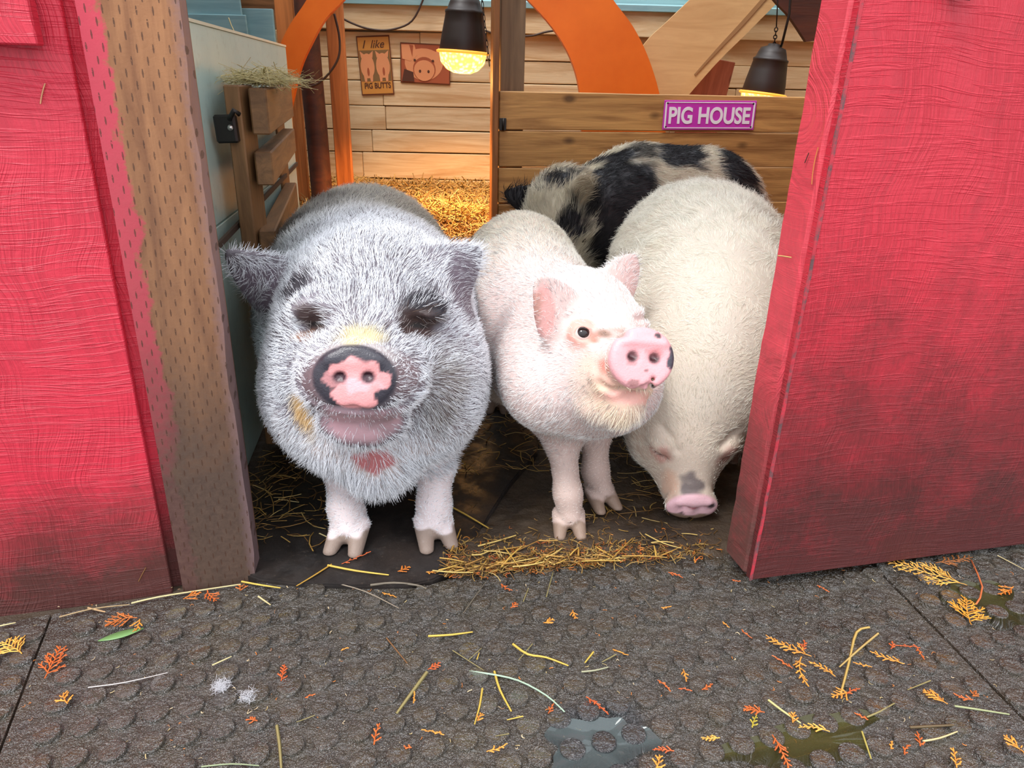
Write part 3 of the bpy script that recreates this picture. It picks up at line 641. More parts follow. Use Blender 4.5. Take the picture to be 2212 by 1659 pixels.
PAL = [np.array(lin(*c)) for c in ((206, 168, 92), (188, 146, 72), (222, 190, 120), (150, 110, 56), (120, 84, 44))]
def straw_cols(n, w=(.3, .3, .15, .15, .1)): return np.array(PAL)[RNG.choice(len(PAL), n, p=w)] * RNG.uniform(.7, 1.15, (n, 1))
def dirs(n, tilt=.25, az=None, spread=3.14):
    a = RNG.uniform(0, 6.28, n) if az is None else az + RNG.normal(0, spread, n); z = RNG.normal(0, tilt, n)
    return np.stack([np.cos(a), np.sin(a), z], 1)
# bedding mound
mh = lambda X, Yy: (.335 + .04 * np.clip((Yy - 2.6) / 1.2, 0, 1) + .03 * vnoise(np.stack([X, Yy, X * 0], -1).reshape(-1, 3), 5, 1.6).reshape(X.shape) * np.clip((3.9 - Yy), 0, 1)) * np.clip((Yy - 2.32) / .28, 0, 1) ** .6 + .0
BED = plain('bedding_core', (150, 100, 44), .9)
bed = grid_obj('straw_bedding', -1.15, -.10, 2.3, 3.86, 50, 50, lambda X, Yy: mh(X, Yy) - .012, BED)
tag(bed, 'deep orange lit straw bedding heaped under the glowing heat lamp', 'straw', kind='stuff')
n = 9000; X = RNG.uniform(-1.12, -.12, n); Yy = RNG.uniform(2.32, 3.82, n); Z = mh(X, Yy) + RNG.uniform(-.012, .02, n)
D = dirs(n, .35); sel = RNG.random(n) < .1; D[sel, 2] += RNG.uniform(.3, 1.0, sel.sum())
V, F, Cc = strands(np.stack([X, Yy, Z], 1), D, RNG.uniform(.04, .13, n), RNG.uniform(.003, .006, n), straw_cols(n, (.36, .3, .2, .1, .04)), .14)
fast_mesh('straw_stalks', V, F, STRAW, bed, Cc)
# hay lying on top of the gate
n = 420; g0 = np.array([(x0 + x1) / 2 + .045, GY + .02, gt + .006])
P = g0 + gdir * RNG.normal(.10, .07, (n, 1)) + np.stack([RNG.normal(0, .03, n), RNG.normal(0, .01, n), np.abs(RNG.normal(0, .009, n))], 1)
V, F, Cc = strands(P, dirs(n, .18, 0.0, .7), RNG.uniform(.04, .14, n), RNG.uniform(.0012, .0024, n), np.array([lin(206, 190, 124)]) * RNG.uniform(.6, 1.2, (n, 1)), .25)
o = fast_mesh('hay_wisp', V, F, STRAW, None, Cc); tag(o, 'pale green hay wisps lying on top of the wooden gate', 'hay', kind='stuff')
for (a, b, lab) in (((487, 40), (592, 172), 'long pale hay stem leaning from the panel edge down to the gate'),):
    pa, pb = Y(*a, 2.55), Y(*b, 2.2)
    V, F, Cc = strands(np.array([(pa + pb) / 2]), np.array([pb - pa]), np.array([np.linalg.norm(pb - pa)]), np.array([.004]), np.array([lin(196, 176, 120)]), .03, seg=8)
    tag(fast_mesh('hay_stem', V, F, STRAW, None, Cc), lab, 'hay stem')

# heat lamps
SHADE = plain('dark_lamp_shade', (40, 27, 20), .5)
t = NT('glowing_lamp_glass'); c = t.coord(); vv = t.n('ShaderNodeTexVoronoi'); t.set(vv.inputs['Vector'], c); vv.inputs['Scale'].default_value = 75
t.b.inputs['Base Color'].default_value = (1, .6, .1, 1); t.set(t.b.inputs['Emission Color'], t.ramp(vv.outputs['Distance'], [(.25, (1, .74, .22)), (.6, (1, .42, .05))])); t.b.inputs['Emission Strength'].default_value = 3.2
GLOW = t.m
def heat_lamp(base, R, label, power, tilt=(0, 0), tall=1.0, group='heat lamps hanging in the stall'):
    """base: centre of the shade mouth"""
    M = Matrix.Translation(Vector(base)) @ Matrix.Rotation(tilt[0], 4, 'X') @ Matrix.Rotation(tilt[1], 4, 'Y')
    r = empty('heat_lamp', base, label, 'lamp', group, M=M)
    prof = [(.93, -.02), (.97, .0), (.99, .05), (.92, .6), (.84, 1.1), (.78, 1.5), (.80, 1.53), (.80, 1.62), (.72, 1.66), (.64, 1.9), (.56, 2.1), (.30, 2.2), (.26, 2.3), (.001, 2.32)]
    lathe('lamp_shade', [(a * R, b * R * tall) for a, b in prof] , SHADE, r, M)
    lathe('guard_ring', [(R * 1.00, -.03 * R), (R * 1.09, 0), (R * 1.11, .06 * R), (R * 1.02, .10 * R), (R * .98, .05 * R)], plain('amber_ring', (236, 160, 60), .4, Emission_Color=(1, .35, .04, 1), Emission_Strength=.9), r, M)
    bm = bmesh.new(); rings = []; seg = 36
    for i in range(12):
        th = math.pi / 2 * i / 11; ra = R * .97 * math.cos(th) ** .8 if i < 11 else .0005; z = -R * .78 * math.sin(th)
        rings.append([bm.verts.new(((ra + (.022 * R if (k % 3 == 0 and i in (3, 4, 7)) else 0)) * math.cos(6.2832 * k / seg), (ra + (.022 * R if (k % 3 == 0 and i in (3, 4, 7)) else 0)) * math.sin(6.2832 * k / seg), z - (.015 * R if i % 3 == 0 else 0))) for k in range(seg)])
    for i in range(11):
        for k in range(seg): bm.faces.new((rings[i][k], rings[i + 1][k], rings[i + 1][(k + 1) % seg], rings[i][(k + 1) % seg]))
    bm_obj('bulb', bm, GLOW, r, M, True)
    ld = bpy.data.lights.new('lamp_light', 'SPOT'); ld.energy = power; ld.color = (1, .47, .13); ld.shadow_soft_size = R * .7; ld.spot_size = math.radians(118); ld.spot_blend = .35
    lo = link(bpy.data.objects.new('lamp_light', ld)); put(lo, r, M @ Matrix.Translation((0, 0, -R * .86)) @ Matrix.Rotation(math.radians(20), 4, 'X'))
    l2 = bpy.data.lights.new('lamp_glow', 'POINT'); l2.energy = power * .04; l2.color = (1, .47, .13); l2.shadow_soft_size = R * .7; put(link(bpy.data.objects.new('lamp_glow', l2)), r, M @ Matrix.Translation((0, 0, -R * .95)))
    return r, M
bc = Y(1000, 122, 2.9); R1 = 52 * ((bc - CAM) @ FW) / FPX
L1, ML1 = heat_lamp(bc + np.array([0, 0, .01]), R1, 'glowing amber heat lamp with dark shade hanging before the back wall', 60, (0, math.radians(3)), .97)
def chain(parent, p0, p1, n, r=.008):
    p0, p1 = Vector(p0), Vector(p1); d = (p1 - p0) / n
    bmx = bpy.data.meshes.new('chain_link'); V = []; F = []; a, b = 14, 5
    for i in range(a):
        th = 6.2832 * i / a; c_ = Vector((math.cos(th) * r * .55, 0, math.sin(th) * d.length * .62)); nr = Vector((math.cos(th), 0, math.sin(th)))
        for k in range(b): ph = 6.2832 * k / b; V.append(c_ + nr * math.cos(ph) * r * .2 + Vector((0, 1, 0)) * math.sin(ph) * r * .2)
    for i in range(a):
        for k in range(b): F.append((i * b + k, i * b + (k + 1) % b, ((i + 1) % a) * b + (k + 1) % b, ((i + 1) % a) * b + k))
    bmx.from_pydata([tuple(v) for v in V], [], F); bmx.materials.append(GUN)
    for i in range(n):
        o = link(bpy.data.objects.new('chain_link', bmx)); q = d.to_track_quat('Z', 'Y').to_matrix().to_4x4()
        put(o, parent, Matrix.Translation(p0 + d * (i + .5)) @ q @ Matrix.Rotation(math.pi / 2 * (i % 2), 4, 'Z'))
tp = Vector(bc) + Vector((.0, 0, R1 * 2.25))
chain(L1, (bc[0] + R1 * 1.12, 2.86, bc[2] - .03), (bc[0] + R1 * .62, 2.88, bc[2] + .30), 16, .007)
tube('cord', [tp, tp + Vector((0, 0, .1)), tp + Vector((.01, .02, .4)), tp + Vector((0, .05, .98))], .004, GUN, L1)
tb = (bc[0] + R1 * 1.17, 2.86, bc[2] - .05)
plank('chain_tag', (tb[0], tb[1], tb[2] + .0), (tb[0] + .002, tb[1], tb[2] - .035), .012, .002, (1, 0, 0), plain('ivory_tag', (230, 190, 130), .5), L1, bev=0)
b2 = Y(1648, 198, 3.25); R2 = 46 * ((b2 - CAM) @ FW) / FPX
L2, ML2 = heat_lamp(np.array([b2[0], 3.25, b2[2] - .012]), R2, 'dark heat lamp hanging low behind the partition near the red door', 8, (0, math.radians(6)), .95)
a2 = ML2 @ Vector((0, 0, R2 * 2.1)); u2 = Y(1677, 60, 3.2); u3 = Y(1690, -60, 3.2)
chain(L2, a2, tuple(u2), 5, .011); tube('chain_wire', [u2, Y(1680, 0, 3.2), u3, tuple(np.array(u3) + [0, 0, .8])], .0025, GUN, L2)
c2 = [a2 + Vector((.03, 0, 0)), Vector(Y(1690, 92, 3.2)), Vector(Y(1705, 30, 3.2)), Vector(Y(1710, -40, 3.2)), Vector(Y(1708, -60, 3.2)) + Vector((0, 0, .8))]
tube('cord', c2, .005, GUN, L2)
# cables along the back wall
CAB = plain('brown_cable', (60, 38, 26), .5)
def cable(pts, Yd, lab, r=.0045):
    P = [Vector(Y(x, y, Yd)) for x, y in pts]; out = []
    for i in range(len(P) - 1):
        q0 = P[max(i - 1, 0)]; q1 = P[i]; q2 = P[i + 1]; q3 = P[min(i + 2, len(P) - 1)]
        for k in range(5): t_ = k / 5; out.append(.5 * ((2 * q1) + (-q0 + q2) * t_ + (2 * q0 - 5 * q1 + 4 * q2 - q3) * t_ ** 2 + (-q0 + 3 * q1 - 3 * q2 + q3) * t_ ** 3))
    out.append(P[-1]); tag(tube('cable', out, r, CAB, seg=6), lab, 'cable', 'cables on the back wall')
cable([(722, 30), (760, 50), (800, 63), (845, 64), (890, 45), (918, -10)], 3.82, 'thin brown cable drooping above the two tin signs')
cable([(722, 30), (733, 80), (731, 125), (705, 165), (672, 187), (622, 182)], 3.1, 'brown cable looping down from the wall to the dark post')
cable([(1048, 66), (1075, 75), (1110, 78), (1150, 77), (1200, 66), (1330, 62)], 3.82, 'brown cable sagging behind the stud above the partition')
# ------------------------------------------------------------------ pigs: smooth bodies from blended volumes
def nrm(v): v = np.asarray(v, float); return v / np.linalg.norm(v)
class Vol:
    def __init__(s): s.ops = []
    def add(s, f, k=.03, op='u'): s.ops.append((f, k, op)); return s
    def ell(s, c, r, k=.03, op='u', R=None):
        c = np.asarray(c, np.float32); r = np.asarray(r, np.float32); Rm = None if R is None else np.asarray(R, np.float32)
        def f(P):
            q = P - c
            if Rm is not None: q = q @ Rm.T
            k0 = np.linalg.norm(q / r, axis=1); k1 = np.linalg.norm(q / (r * r), axis=1) + 1e-9; return k0 * (k0 - 1) / k1
        return s.add(f, k, op)
    def cap(s, a, b, ra, rb, k=.03, op='u', flat=None):
        a = np.asarray(a, np.float32); b = np.asarray(b, np.float32); ba = b - a; L2 = float(ba @ ba)
        def f(P):
            q = P - a; h = np.clip(q @ ba / L2, 0, 1); return np.linalg.norm(q - h[:, None] * ba, axis=1) - (ra + (rb - ra) * h)
        return s.add(f, k, op)
    def disc(s, c, R, rx, rz, th, rnd, k=.01, op='u', dish=0.0):
        c = np.asarray(c, np.float32); Rm = np.asarray(R, np.float32)
        def f(P):
            q = (P - c) @ Rm.T; rr = np.sqrt((q[:, 0] / rx) ** 2 + (q[:, 2] / rz) ** 2); a = (rr - 1) * min(rx, rz) + rnd
            y = q[:, 1] + dish * np.clip(1 - rr, 0, 1); b = np.abs(y) - th + rnd
            return np.minimum(np.maximum(a, b), 0) + np.sqrt(np.maximum(a, 0) ** 2 + np.maximum(b, 0) ** 2) - rnd
        return s.add(f, k, op)
    def ear(s, B, T, side, w0, th=.005, cup=.012, k=.014, pw=1.5):
        B = np.asarray(B, float); T = np.asarray(T, float); v = nrm(T - B); L = np.linalg.norm(T - B); u = nrm(np.asarray(side) - v * np.dot(side, v)); n = np.cross(v, u)
        def f(P):
            q = P - B; qv = q @ v; qu = q @ u; qn = q @ n; t = np.clip(qv / L, -.25, 1); hw = w0 * (1 - np.clip(t, 0, 1) ** pw) ** .75 + .002
            a = np.abs(qu) - hw; b = np.abs(qn + cup * (1 - (qu / w0) ** 2) - cup * .3) - (th * (1.35 - .6 * t)); c_ = np.maximum(qv - L, -.25 * L - qv)
            a, b, c_ = a + .003, b + .003, c_ + .003
            return np.minimum(np.maximum(np.maximum(a, b), c_), 0) + np.sqrt(np.maximum(a, 0) ** 2 + np.maximum(b, 0) ** 2 + np.maximum(c_, 0) ** 2) - .003
        return s.add(f, k)
    def __call__(s, P):
        P = np.asarray(P, np.float32); d = None
        for f, k, op in s.ops:
            e = f(P).astype(np.float32)
            if d is None: d = e; continue
            if op == 'u':
                h = np.clip(.5 + .5 * (e - d) / k, 0, 1); d = e * (1 - h) + d * h - k * h * (1 - h)
            elif op == 's':
                e = -e; h = np.clip(.5 - .5 * (e - d) / k, 0, 1); d = d * h + e * (1 - h) + k * h * (1 - h)
        return d
def surface(vol, lo, hi, h):
    lo = np.asarray(lo, float); hi = np.asarray(hi, float); m = 4; n = (np.ceil((hi - lo) / (h * m)).astype(int) + 1); nf = (n - 1) * m + 1
    cx = [lo[i] + np.arange(n[i]) * h * m for i in range(3)]; Gc = np.stack(np.meshgrid(*cx, indexing='ij'), -1).reshape(-1, 3)
    dc = vol(Gc).reshape(n); near = np.abs(dc) < h * m * 1.9
    nb = near.copy()
    for ax in range(3):
        a = nb.copy(); sl = [slice(None)] * 3; sl2 = [slice(None)] * 3; sl[ax] = slice(1, None); sl2[ax] = slice(None, -1)
        a[tuple(sl)] |= nb[tuple(sl2)]; a[tuple(sl2)] |= nb[tuple(sl)]; nb = a
    idx = [np.clip(np.round(np.arange(nf[i]) / m).astype(int), 0, n[i] - 1) for i in range(3)]
    D = dc[np.ix_(*idx)].astype(np.float32); mk = nb[np.ix_(*idx)] if False else near[np.ix_(*idx)]
    fx = [lo[i] + np.arange(nf[i]) * h for i in range(3)]; I = np.argwhere(mk)
    P = np.stack([fx[0][I[:, 0]], fx[1][I[:, 1]], fx[2][I[:, 2]]], 1); D[mk] = vol(P)
    ins = D < 0
    s = np.zeros(np.array(ins.shape) - 1, np.int8)
    for a in (0, 1):
        for b in (0, 1):
            for c in (0, 1): s += ins[a:ins.shape[0] - 1 + a, b:ins.shape[1] - 1 + b, c:ins.shape[2] - 1 + c]
    act = (s > 0) & (s < 8); C = np.argwhere(act); vid = np.full(act.shape, -1, np.int64); vid[act] = np.arange(len(C))
    acc = np.zeros((len(C), 3)); cnt = np.zeros(len(C))
    cor = [(a, b, c) for a in (0, 1) for b in (0, 1) for c in (0, 1)]
    for i, p in enumerate(cor):
        for q in cor[i + 1:]:
            if sum(abs(x - y) for x, y in zip(p, q)) != 1: continue
            dp = D[C[:, 0] + p[0], C[:, 1] + p[1], C[:, 2] + p[2]]; dq = D[C[:, 0] + q[0], C[:, 1] + q[1], C[:, 2] + q[2]]; x = (dp < 0) != (dq < 0)
            t_ = np.where(x, dp / (dp - dq + 1e-12), 0)[:, None]; pt = np.array(p) + (np.array(q) - np.array(p)) * t_
            acc += pt * x[:, None]; cnt += x
    V = lo + (C + acc / cnt[:, None]) * h; F = []
    for ax in range(3):
        sl = [slice(None)] * 3; sl2 = [slice(None)] * 3; sl[ax] = slice(0, -1); sl2[ax] = slice(1, None)
        A = ins[tuple(sl)]; B = ins[tuple(sl2)]; E = np.argwhere(A != B); o1, o2 = [i for i in range(3) if i != ax]
        ok = (E[:, o1] > 0) & (E[:, o2] > 0) & (E[:, o1] < act.shape[o1]) & (E[:, o2] < act.shape[o2]); E = E[ok]
        def g(d1, d2):
            Q = E.copy(); Q[:, o1] -= d1; Q[:, o2] -= d2; return vid[Q[:, 0], Q[:, 1], Q[:, 2]]
        q = np.stack([g(1, 1), g(0, 1), g(0, 0), g(1, 0)], 1); fl_ = A[E[:, 0], E[:, 1], E[:, 2]]
        if ax == 1: fl_ = ~fl_
        q[~fl_] = q[~fl_][:, ::-1]; F.append(q)
    F = np.concatenate(F); F = F[(F >= 0).all(1)]
    def grad(P, e=h * .5):
        return np.stack([vol(P + np.eye(3)[i] * e) - vol(P - np.eye(3)[i] * e) for i in range(3)], 1) / (2 * e)
    for _ in range(2):
        g_ = grad(V); V = V - g_ * (vol(V) / (np.sum(g_ * g_, 1) + 1e-6))[:, None].clip(-h * .5, h * .5)
    N = grad(V); N /= np.linalg.norm(N, axis=1, keepdims=True) + 1e-9
    return V, F, N
def blob(P, c, r, soft=.15, nz=.12, fr=14, seed=1, R=None):
    q = P - np.asarray(c)
    if R is not None: q = q @ np.asarray(R).T
    k = np.linalg.norm(q / np.asarray(r), axis=1) + (vnoise(P, seed, fr) * nz if nz else 0); return np.clip((1 + soft - k) / (2 * soft), 0, 1)
def surf(vol, px, py, t0=.8, t1=3.2):
    d = ray(px, py); d = d / np.linalg.norm(d); t_ = t0
    for _ in range(90):
        e = float(vol(np.array([CAM + d * t_]))[0])
        if e < .0004 or t_ > t1: break
        t_ += max(e * .8, .0006)
    return CAM + d * t_
def sb(vol, px, py, rx, ry, soft=.2, nz=.15, fr=16, seed=1, rd=.055, rot=0, cache={}):
    '''mask round the body point measured at (px, py), radii measured in the same units'''
    c = surf(vol, px, py); z = (c - CAM) @ FW; a = math.radians(rot); R = np.array([RT * math.cos(a) - UP * math.sin(a), FW, UP * math.cos(a) + RT * math.sin(a)])
    return lambda P: blob(P, c, (rx * z / FPX, rd, ry * z / FPX), soft, nz, fr, seed, R)
def groove(vol, pts, w=.004, k=.008, deep=.0):
    S_ = [surf(vol, *p) for p in pts]
    S_ = [q + nrm(q - CAM) * deep for q in S_]
    for a, b in zip(S_[:-1], S_[1:]): vol.cap(a, b, w, w, k, 's')
def lay(C, m, c): return C * (1 - m[:, None]) + np.array(lin(*c)) * m[:, None]

def skin_mat(name, rough=.55, hairy=True):
    t = NT(name); a = t.n('ShaderNodeAttribute', attribute_name='tint'); c = t.coord(); n1 = t.noise(c, 90, 4, .7); n2 = t.noise(c, 320, 2, .6)
    wet = a.outputs['Alpha']
    t.b.inputs['Subsurface Weight'].default_value = .12; t.b.inputs['Subsurface Radius'].default_value = (.012, .006, .004); t.b.inputs['Subsurface Scale'].default_value = .5
    return t.fin(t.mix(t.math('MULTIPLY', n1, .12), a.outputs['Color'], (.02, .015, .015)), t.math('MULTIPLY_ADD', wet, .3, .28), t.bump(t.math('ADD', n1, n2), .35, .0018))
SKIN = skin_mat('pig_skin')
t = NT('bristle'); a = t.n('ShaderNodeAttribute', attribute_name='tint'); HAIR = t.fin(a.outputs['Color'], .45); t.b.inputs['Specular IOR Level'].default_value = .3
def coat(name, parent, V, F, N, dens, length, colf, flow, n, rad=.00035, lift=.35, steps=4, curl=.35, seed=3, clump=0.0):
    rng = np.random.default_rng(seed); a, b, c = V[F[:, 0]], V[F[:, 1]], V[F[:, 2]]; d = V[F[:, 3]]
    ar = np.linalg.norm(np.cross(c - a, d - b), axis=1); w_ = ar * dens[F].mean(1); w_ /= w_.sum(); n = int(n * FUR)
    fi = rng.choice(len(F), n, p=w_); s, t_ = rng.random((2, n, 1)); Fi = F[fi]
    bl = lambda A: (A[Fi[:, 0]] * (1 - s) + A[Fi[:, 1]] * s) * (1 - t_) + (A[Fi[:, 3]] * (1 - s) + A[Fi[:, 2]] * s) * t_
    P = bl(V); Nn = bl(N); Nn /= np.linalg.norm(Nn, axis=1, keepdims=True) + 1e-9; Ln = bl(length[:, None])[:, 0] * rng.uniform(.6, 1.25, n)
    fl_ = flow(P); wob = np.stack([vnoise(P, 11 + i, 9) for i in range(3)], 1) * curl * .6 + rng.normal(0, .16, (n, 3)); fl_ = fl_ + wob
    fl_ -= Nn * np.sum(fl_ * Nn, 1, keepdims=True); fl_ /= np.linalg.norm(fl_, axis=1, keepdims=True) + 1e-9
    lf = lift * rng.uniform(.6, 1.4, (n, 1)); D0 = fl_ * np.cos(lf) + Nn * np.sin(lf); bend = rng.normal(0, curl * .5, (n, 3)) + np.array([0, 0, -.12]) - Nn * .22
    pts = []; q = P - Nn * .001; dd_ = D0
    for i in range(steps):
        pts.append(q); q = q + dd_ * (Ln / (steps - 1))[:, None]; dd_ = dd_ + bend / steps; dd_ /= np.linalg.norm(dd_, axis=1, keepdims=True)
    X = np.stack(pts, 1).reshape(-1, 3).astype(np.float32)
    hc = bpy.data.hair_curves.new(name); hc.add_curves([steps] * n); hc.position_data.foreach_set('vector', X.ravel())
    ra = hc.attributes.get('radius') or hc.attributes.new('radius', 'FLOAT', 'POINT'); pr = np.array([1, .9, .7, .25]) if steps == 4 else np.linspace(1, .25, steps)
    ra.data.foreach_set('value', (np.tile(pr, n) * rad * np.repeat(rng.uniform(.7, 1.3, n), steps)).astype(np.float32))
    col = colf(P) * rng.uniform(.82, 1.08, (n, 1)); ca = hc.attributes.new('tint', 'FLOAT_COLOR', 'POINT'); cc_ = np.ones((n * steps, 4), np.float32); cc_[:, :3] = np.repeat(col, steps, 0); ca.data.foreach_set('color', cc_.ravel())
    hc.materials.append(HAIR); return put(link(bpy.data.objects.new(name, hc)), parent)
def basis(fwd, up=(0, 0, 1), roll=0):
    f = nrm(fwd); r = nrm(np.cross(f, up)); u = np.cross(r, f)
    if roll: c, s = math.cos(roll), math.sin(roll); r, u = r * c + u * s, u * c - r * s
    return np.array([r, f, u])
def head(v, c, B, s, o={}):
    g = o.get; DB = g('DB', B); H = lambda x, y, z: np.asarray(c) + (x * B[0] + y * B[1] + z * B[2]) * s
    e = lambda p, r, k=.03, op='u': v.ell(H(*p), np.array(r) * s, k * s, op, B)
    e((0, -.03, .03), g('cran', (.105, .12, .10)), .05)
    e((0, .05, .01), (.075, .075, .065), .04)
    for q in (-1, 1):
        e((q * g('cx', .065), -.005, -.06), g('cheek', (.08, .095, .085)), .05)
        e((q * .052, .06, .045), (.032, .03, .02), .022)
    v.cap(H(0, .03, -.025), H(0, .15, g('mz', -.028)), .076 * s, .046 * s, .045 * s)
    v.cap(H(0, .02, -.085), H(0, .135, g('jz', -.072)), .06 * s, g('jr', .030) * s, .018 * s)
    for q in (-1, 1): v.cap(H(q * .045, .04, -.055), H(q * .028, .15, -.048), .035 * s, .022 * s, .022 * s)
    # nose disc
    dc = H(0, g('dy', .188), g('dz', -.022)); DH = lambda x, y, z: dc + (x * DB[0] + y * DB[1] + z * DB[2]) * s
    v.disc(dc, DB, g('drx', .047) * s, g('drz', .041) * s, .014 * s, .009 * s, .012 * s)
    ns_ = g('ns', 1.0)
    for q in (-1, 1):
        v.ell(DH(q * .017, .019, .004), np.array((.0075, .014, .0062)) * s * ns_, .006 * s, 's', DB)
        v.ell(DH(q * .018, .018, -.001), np.array((.012, .004, .010)) * s, .006 * s, 's', DB)
    v.ell(DH(0, .015, -g('drz', .041)), np.array((.0035, .012, .007)) * s, .005 * s, 's', DB)
    v.cap(DH(-.03, .012, g('drz', .041) * .55), DH(.03, .012, g('drz', .041) * .55), .004 * s, .004 * s, .01 * s, 'u')
    H.D = DH
    return H
def pig_legs(v, L, r0=.055, r1=.03, rf=.033):
    for (hip, kn, ank, foot) in L:
        v.cap(hip, kn, r0, r1 * 1.15, .05); v.cap(kn, ank, r1 * 1.12, r1, .02)
        v.cap(ank, (foot[0], foot[1] + .012, .040), r1, rf * .92, .018)
def trotters(v, feet, yaw=0, s=1.0):
    out = []
    for (x, y, sp) in feet:
        f = np.array([math.sin(sp), -math.cos(sp), 0]); r = np.array([f[1], -f[0], 0]) * -1
        for q in (-1, 1):
            a = np.array([x, y + .004, 0]) + r * q * .014 * s - f * .012 * s + [0, 0, .034 * s]; b = np.array([x, y, 0]) + r * q * .019 * s + f * .026 * s + [0, 0, .011 * s]
            v.cap(a, b, .0165 * s, .0105 * s, .006); out.append((a, b))
        for q in (-1, 1): v.cap(np.array([x, y, .05 * s]) + r * q * .014 - f * .03 * s, np.array([x, y, .035 * s]) + r * q * .016 - f * .037 * s, .009 * s, .006 * s, .006)
        v.cap(np.array([x, y, .035 * s]) + f * .014 * s, np.array([x, y, .0]) + f * .05 * s, .0015, .0035, .005, 's')
    return out
def hoof_mask(P, z0=.034):
    return np.clip((z0 + .006 * vnoise(P, 4, 20) - P[:, 2]) / .006, 0, 1)
def build_pig(name, vol, lo, hi, h, loc, label, colf, wetf):
    V, F, N = surface(vol, lo, hi, h); V[:, 2] = np.maximum(V[:, 2], .0132)
    root = empty(name, loc, label, 'pig'); C = np.clip(colf(V, N), 0, 1)
    o = fast_mesh('body', V, F, SKIN, root, C, True); o.matrix_basis = Matrix.Translation(-Vector(loc))
    a = o.data.color_attributes['tint']; buf = np.empty(len(V) * 4, np.float32); a.data.foreach_get('color', buf); buf = buf.reshape(-1, 4); buf[:, 3] = 1 - wetf(V); a.data.foreach_set('color', buf.ravel())
    return root, V, F, N
def eye(parent, c, fwd, r, sclera=(226, 208, 200), iris=(38, 24, 18), look=(0, 0, 0), cut=.62):
    bm = bmesh.new(); bmesh.ops.create_uvsphere(bm, u_segments=20, v_segments=16, radius=r); me = bpy.data.meshes.new('eye'); bm.to_mesh(me); bm.free(); me.shade_smooth()
    t = NT('eye'); 
    me.materials.append(plain('eye_white', sclera, .15)); me.materials.append(plain('eye_iris', iris, .05))
    for p in me.polygons: p.material_index = 1 if p.center.normalized().z > cut else 0
    return put(link(bpy.data.objects.new('eye', me)), parent, frame(c, np.cross(fwd, (0, .1, 1)), z=np.asarray(fwd) + np.asarray(look)))
def radial(tip): return lambda P: (P - tip) / (np.linalg.norm(P - tip, axis=1, keepdims=True) + 1e-9)
def flow_mix(tip, body_dir, r0, r1, down=.35):
    bd = nrm(body_dir)
    def f(P):
        q = P - tip; d = np.linalg.norm(q, axis=1); m = np.clip((d - r0) / (r1 - r0), 0, 1)[:, None]
        return q / (d[:, None] + 1e-9) * (1 - m) + (bd + np.array([0, 0, -down])) * m
    return f

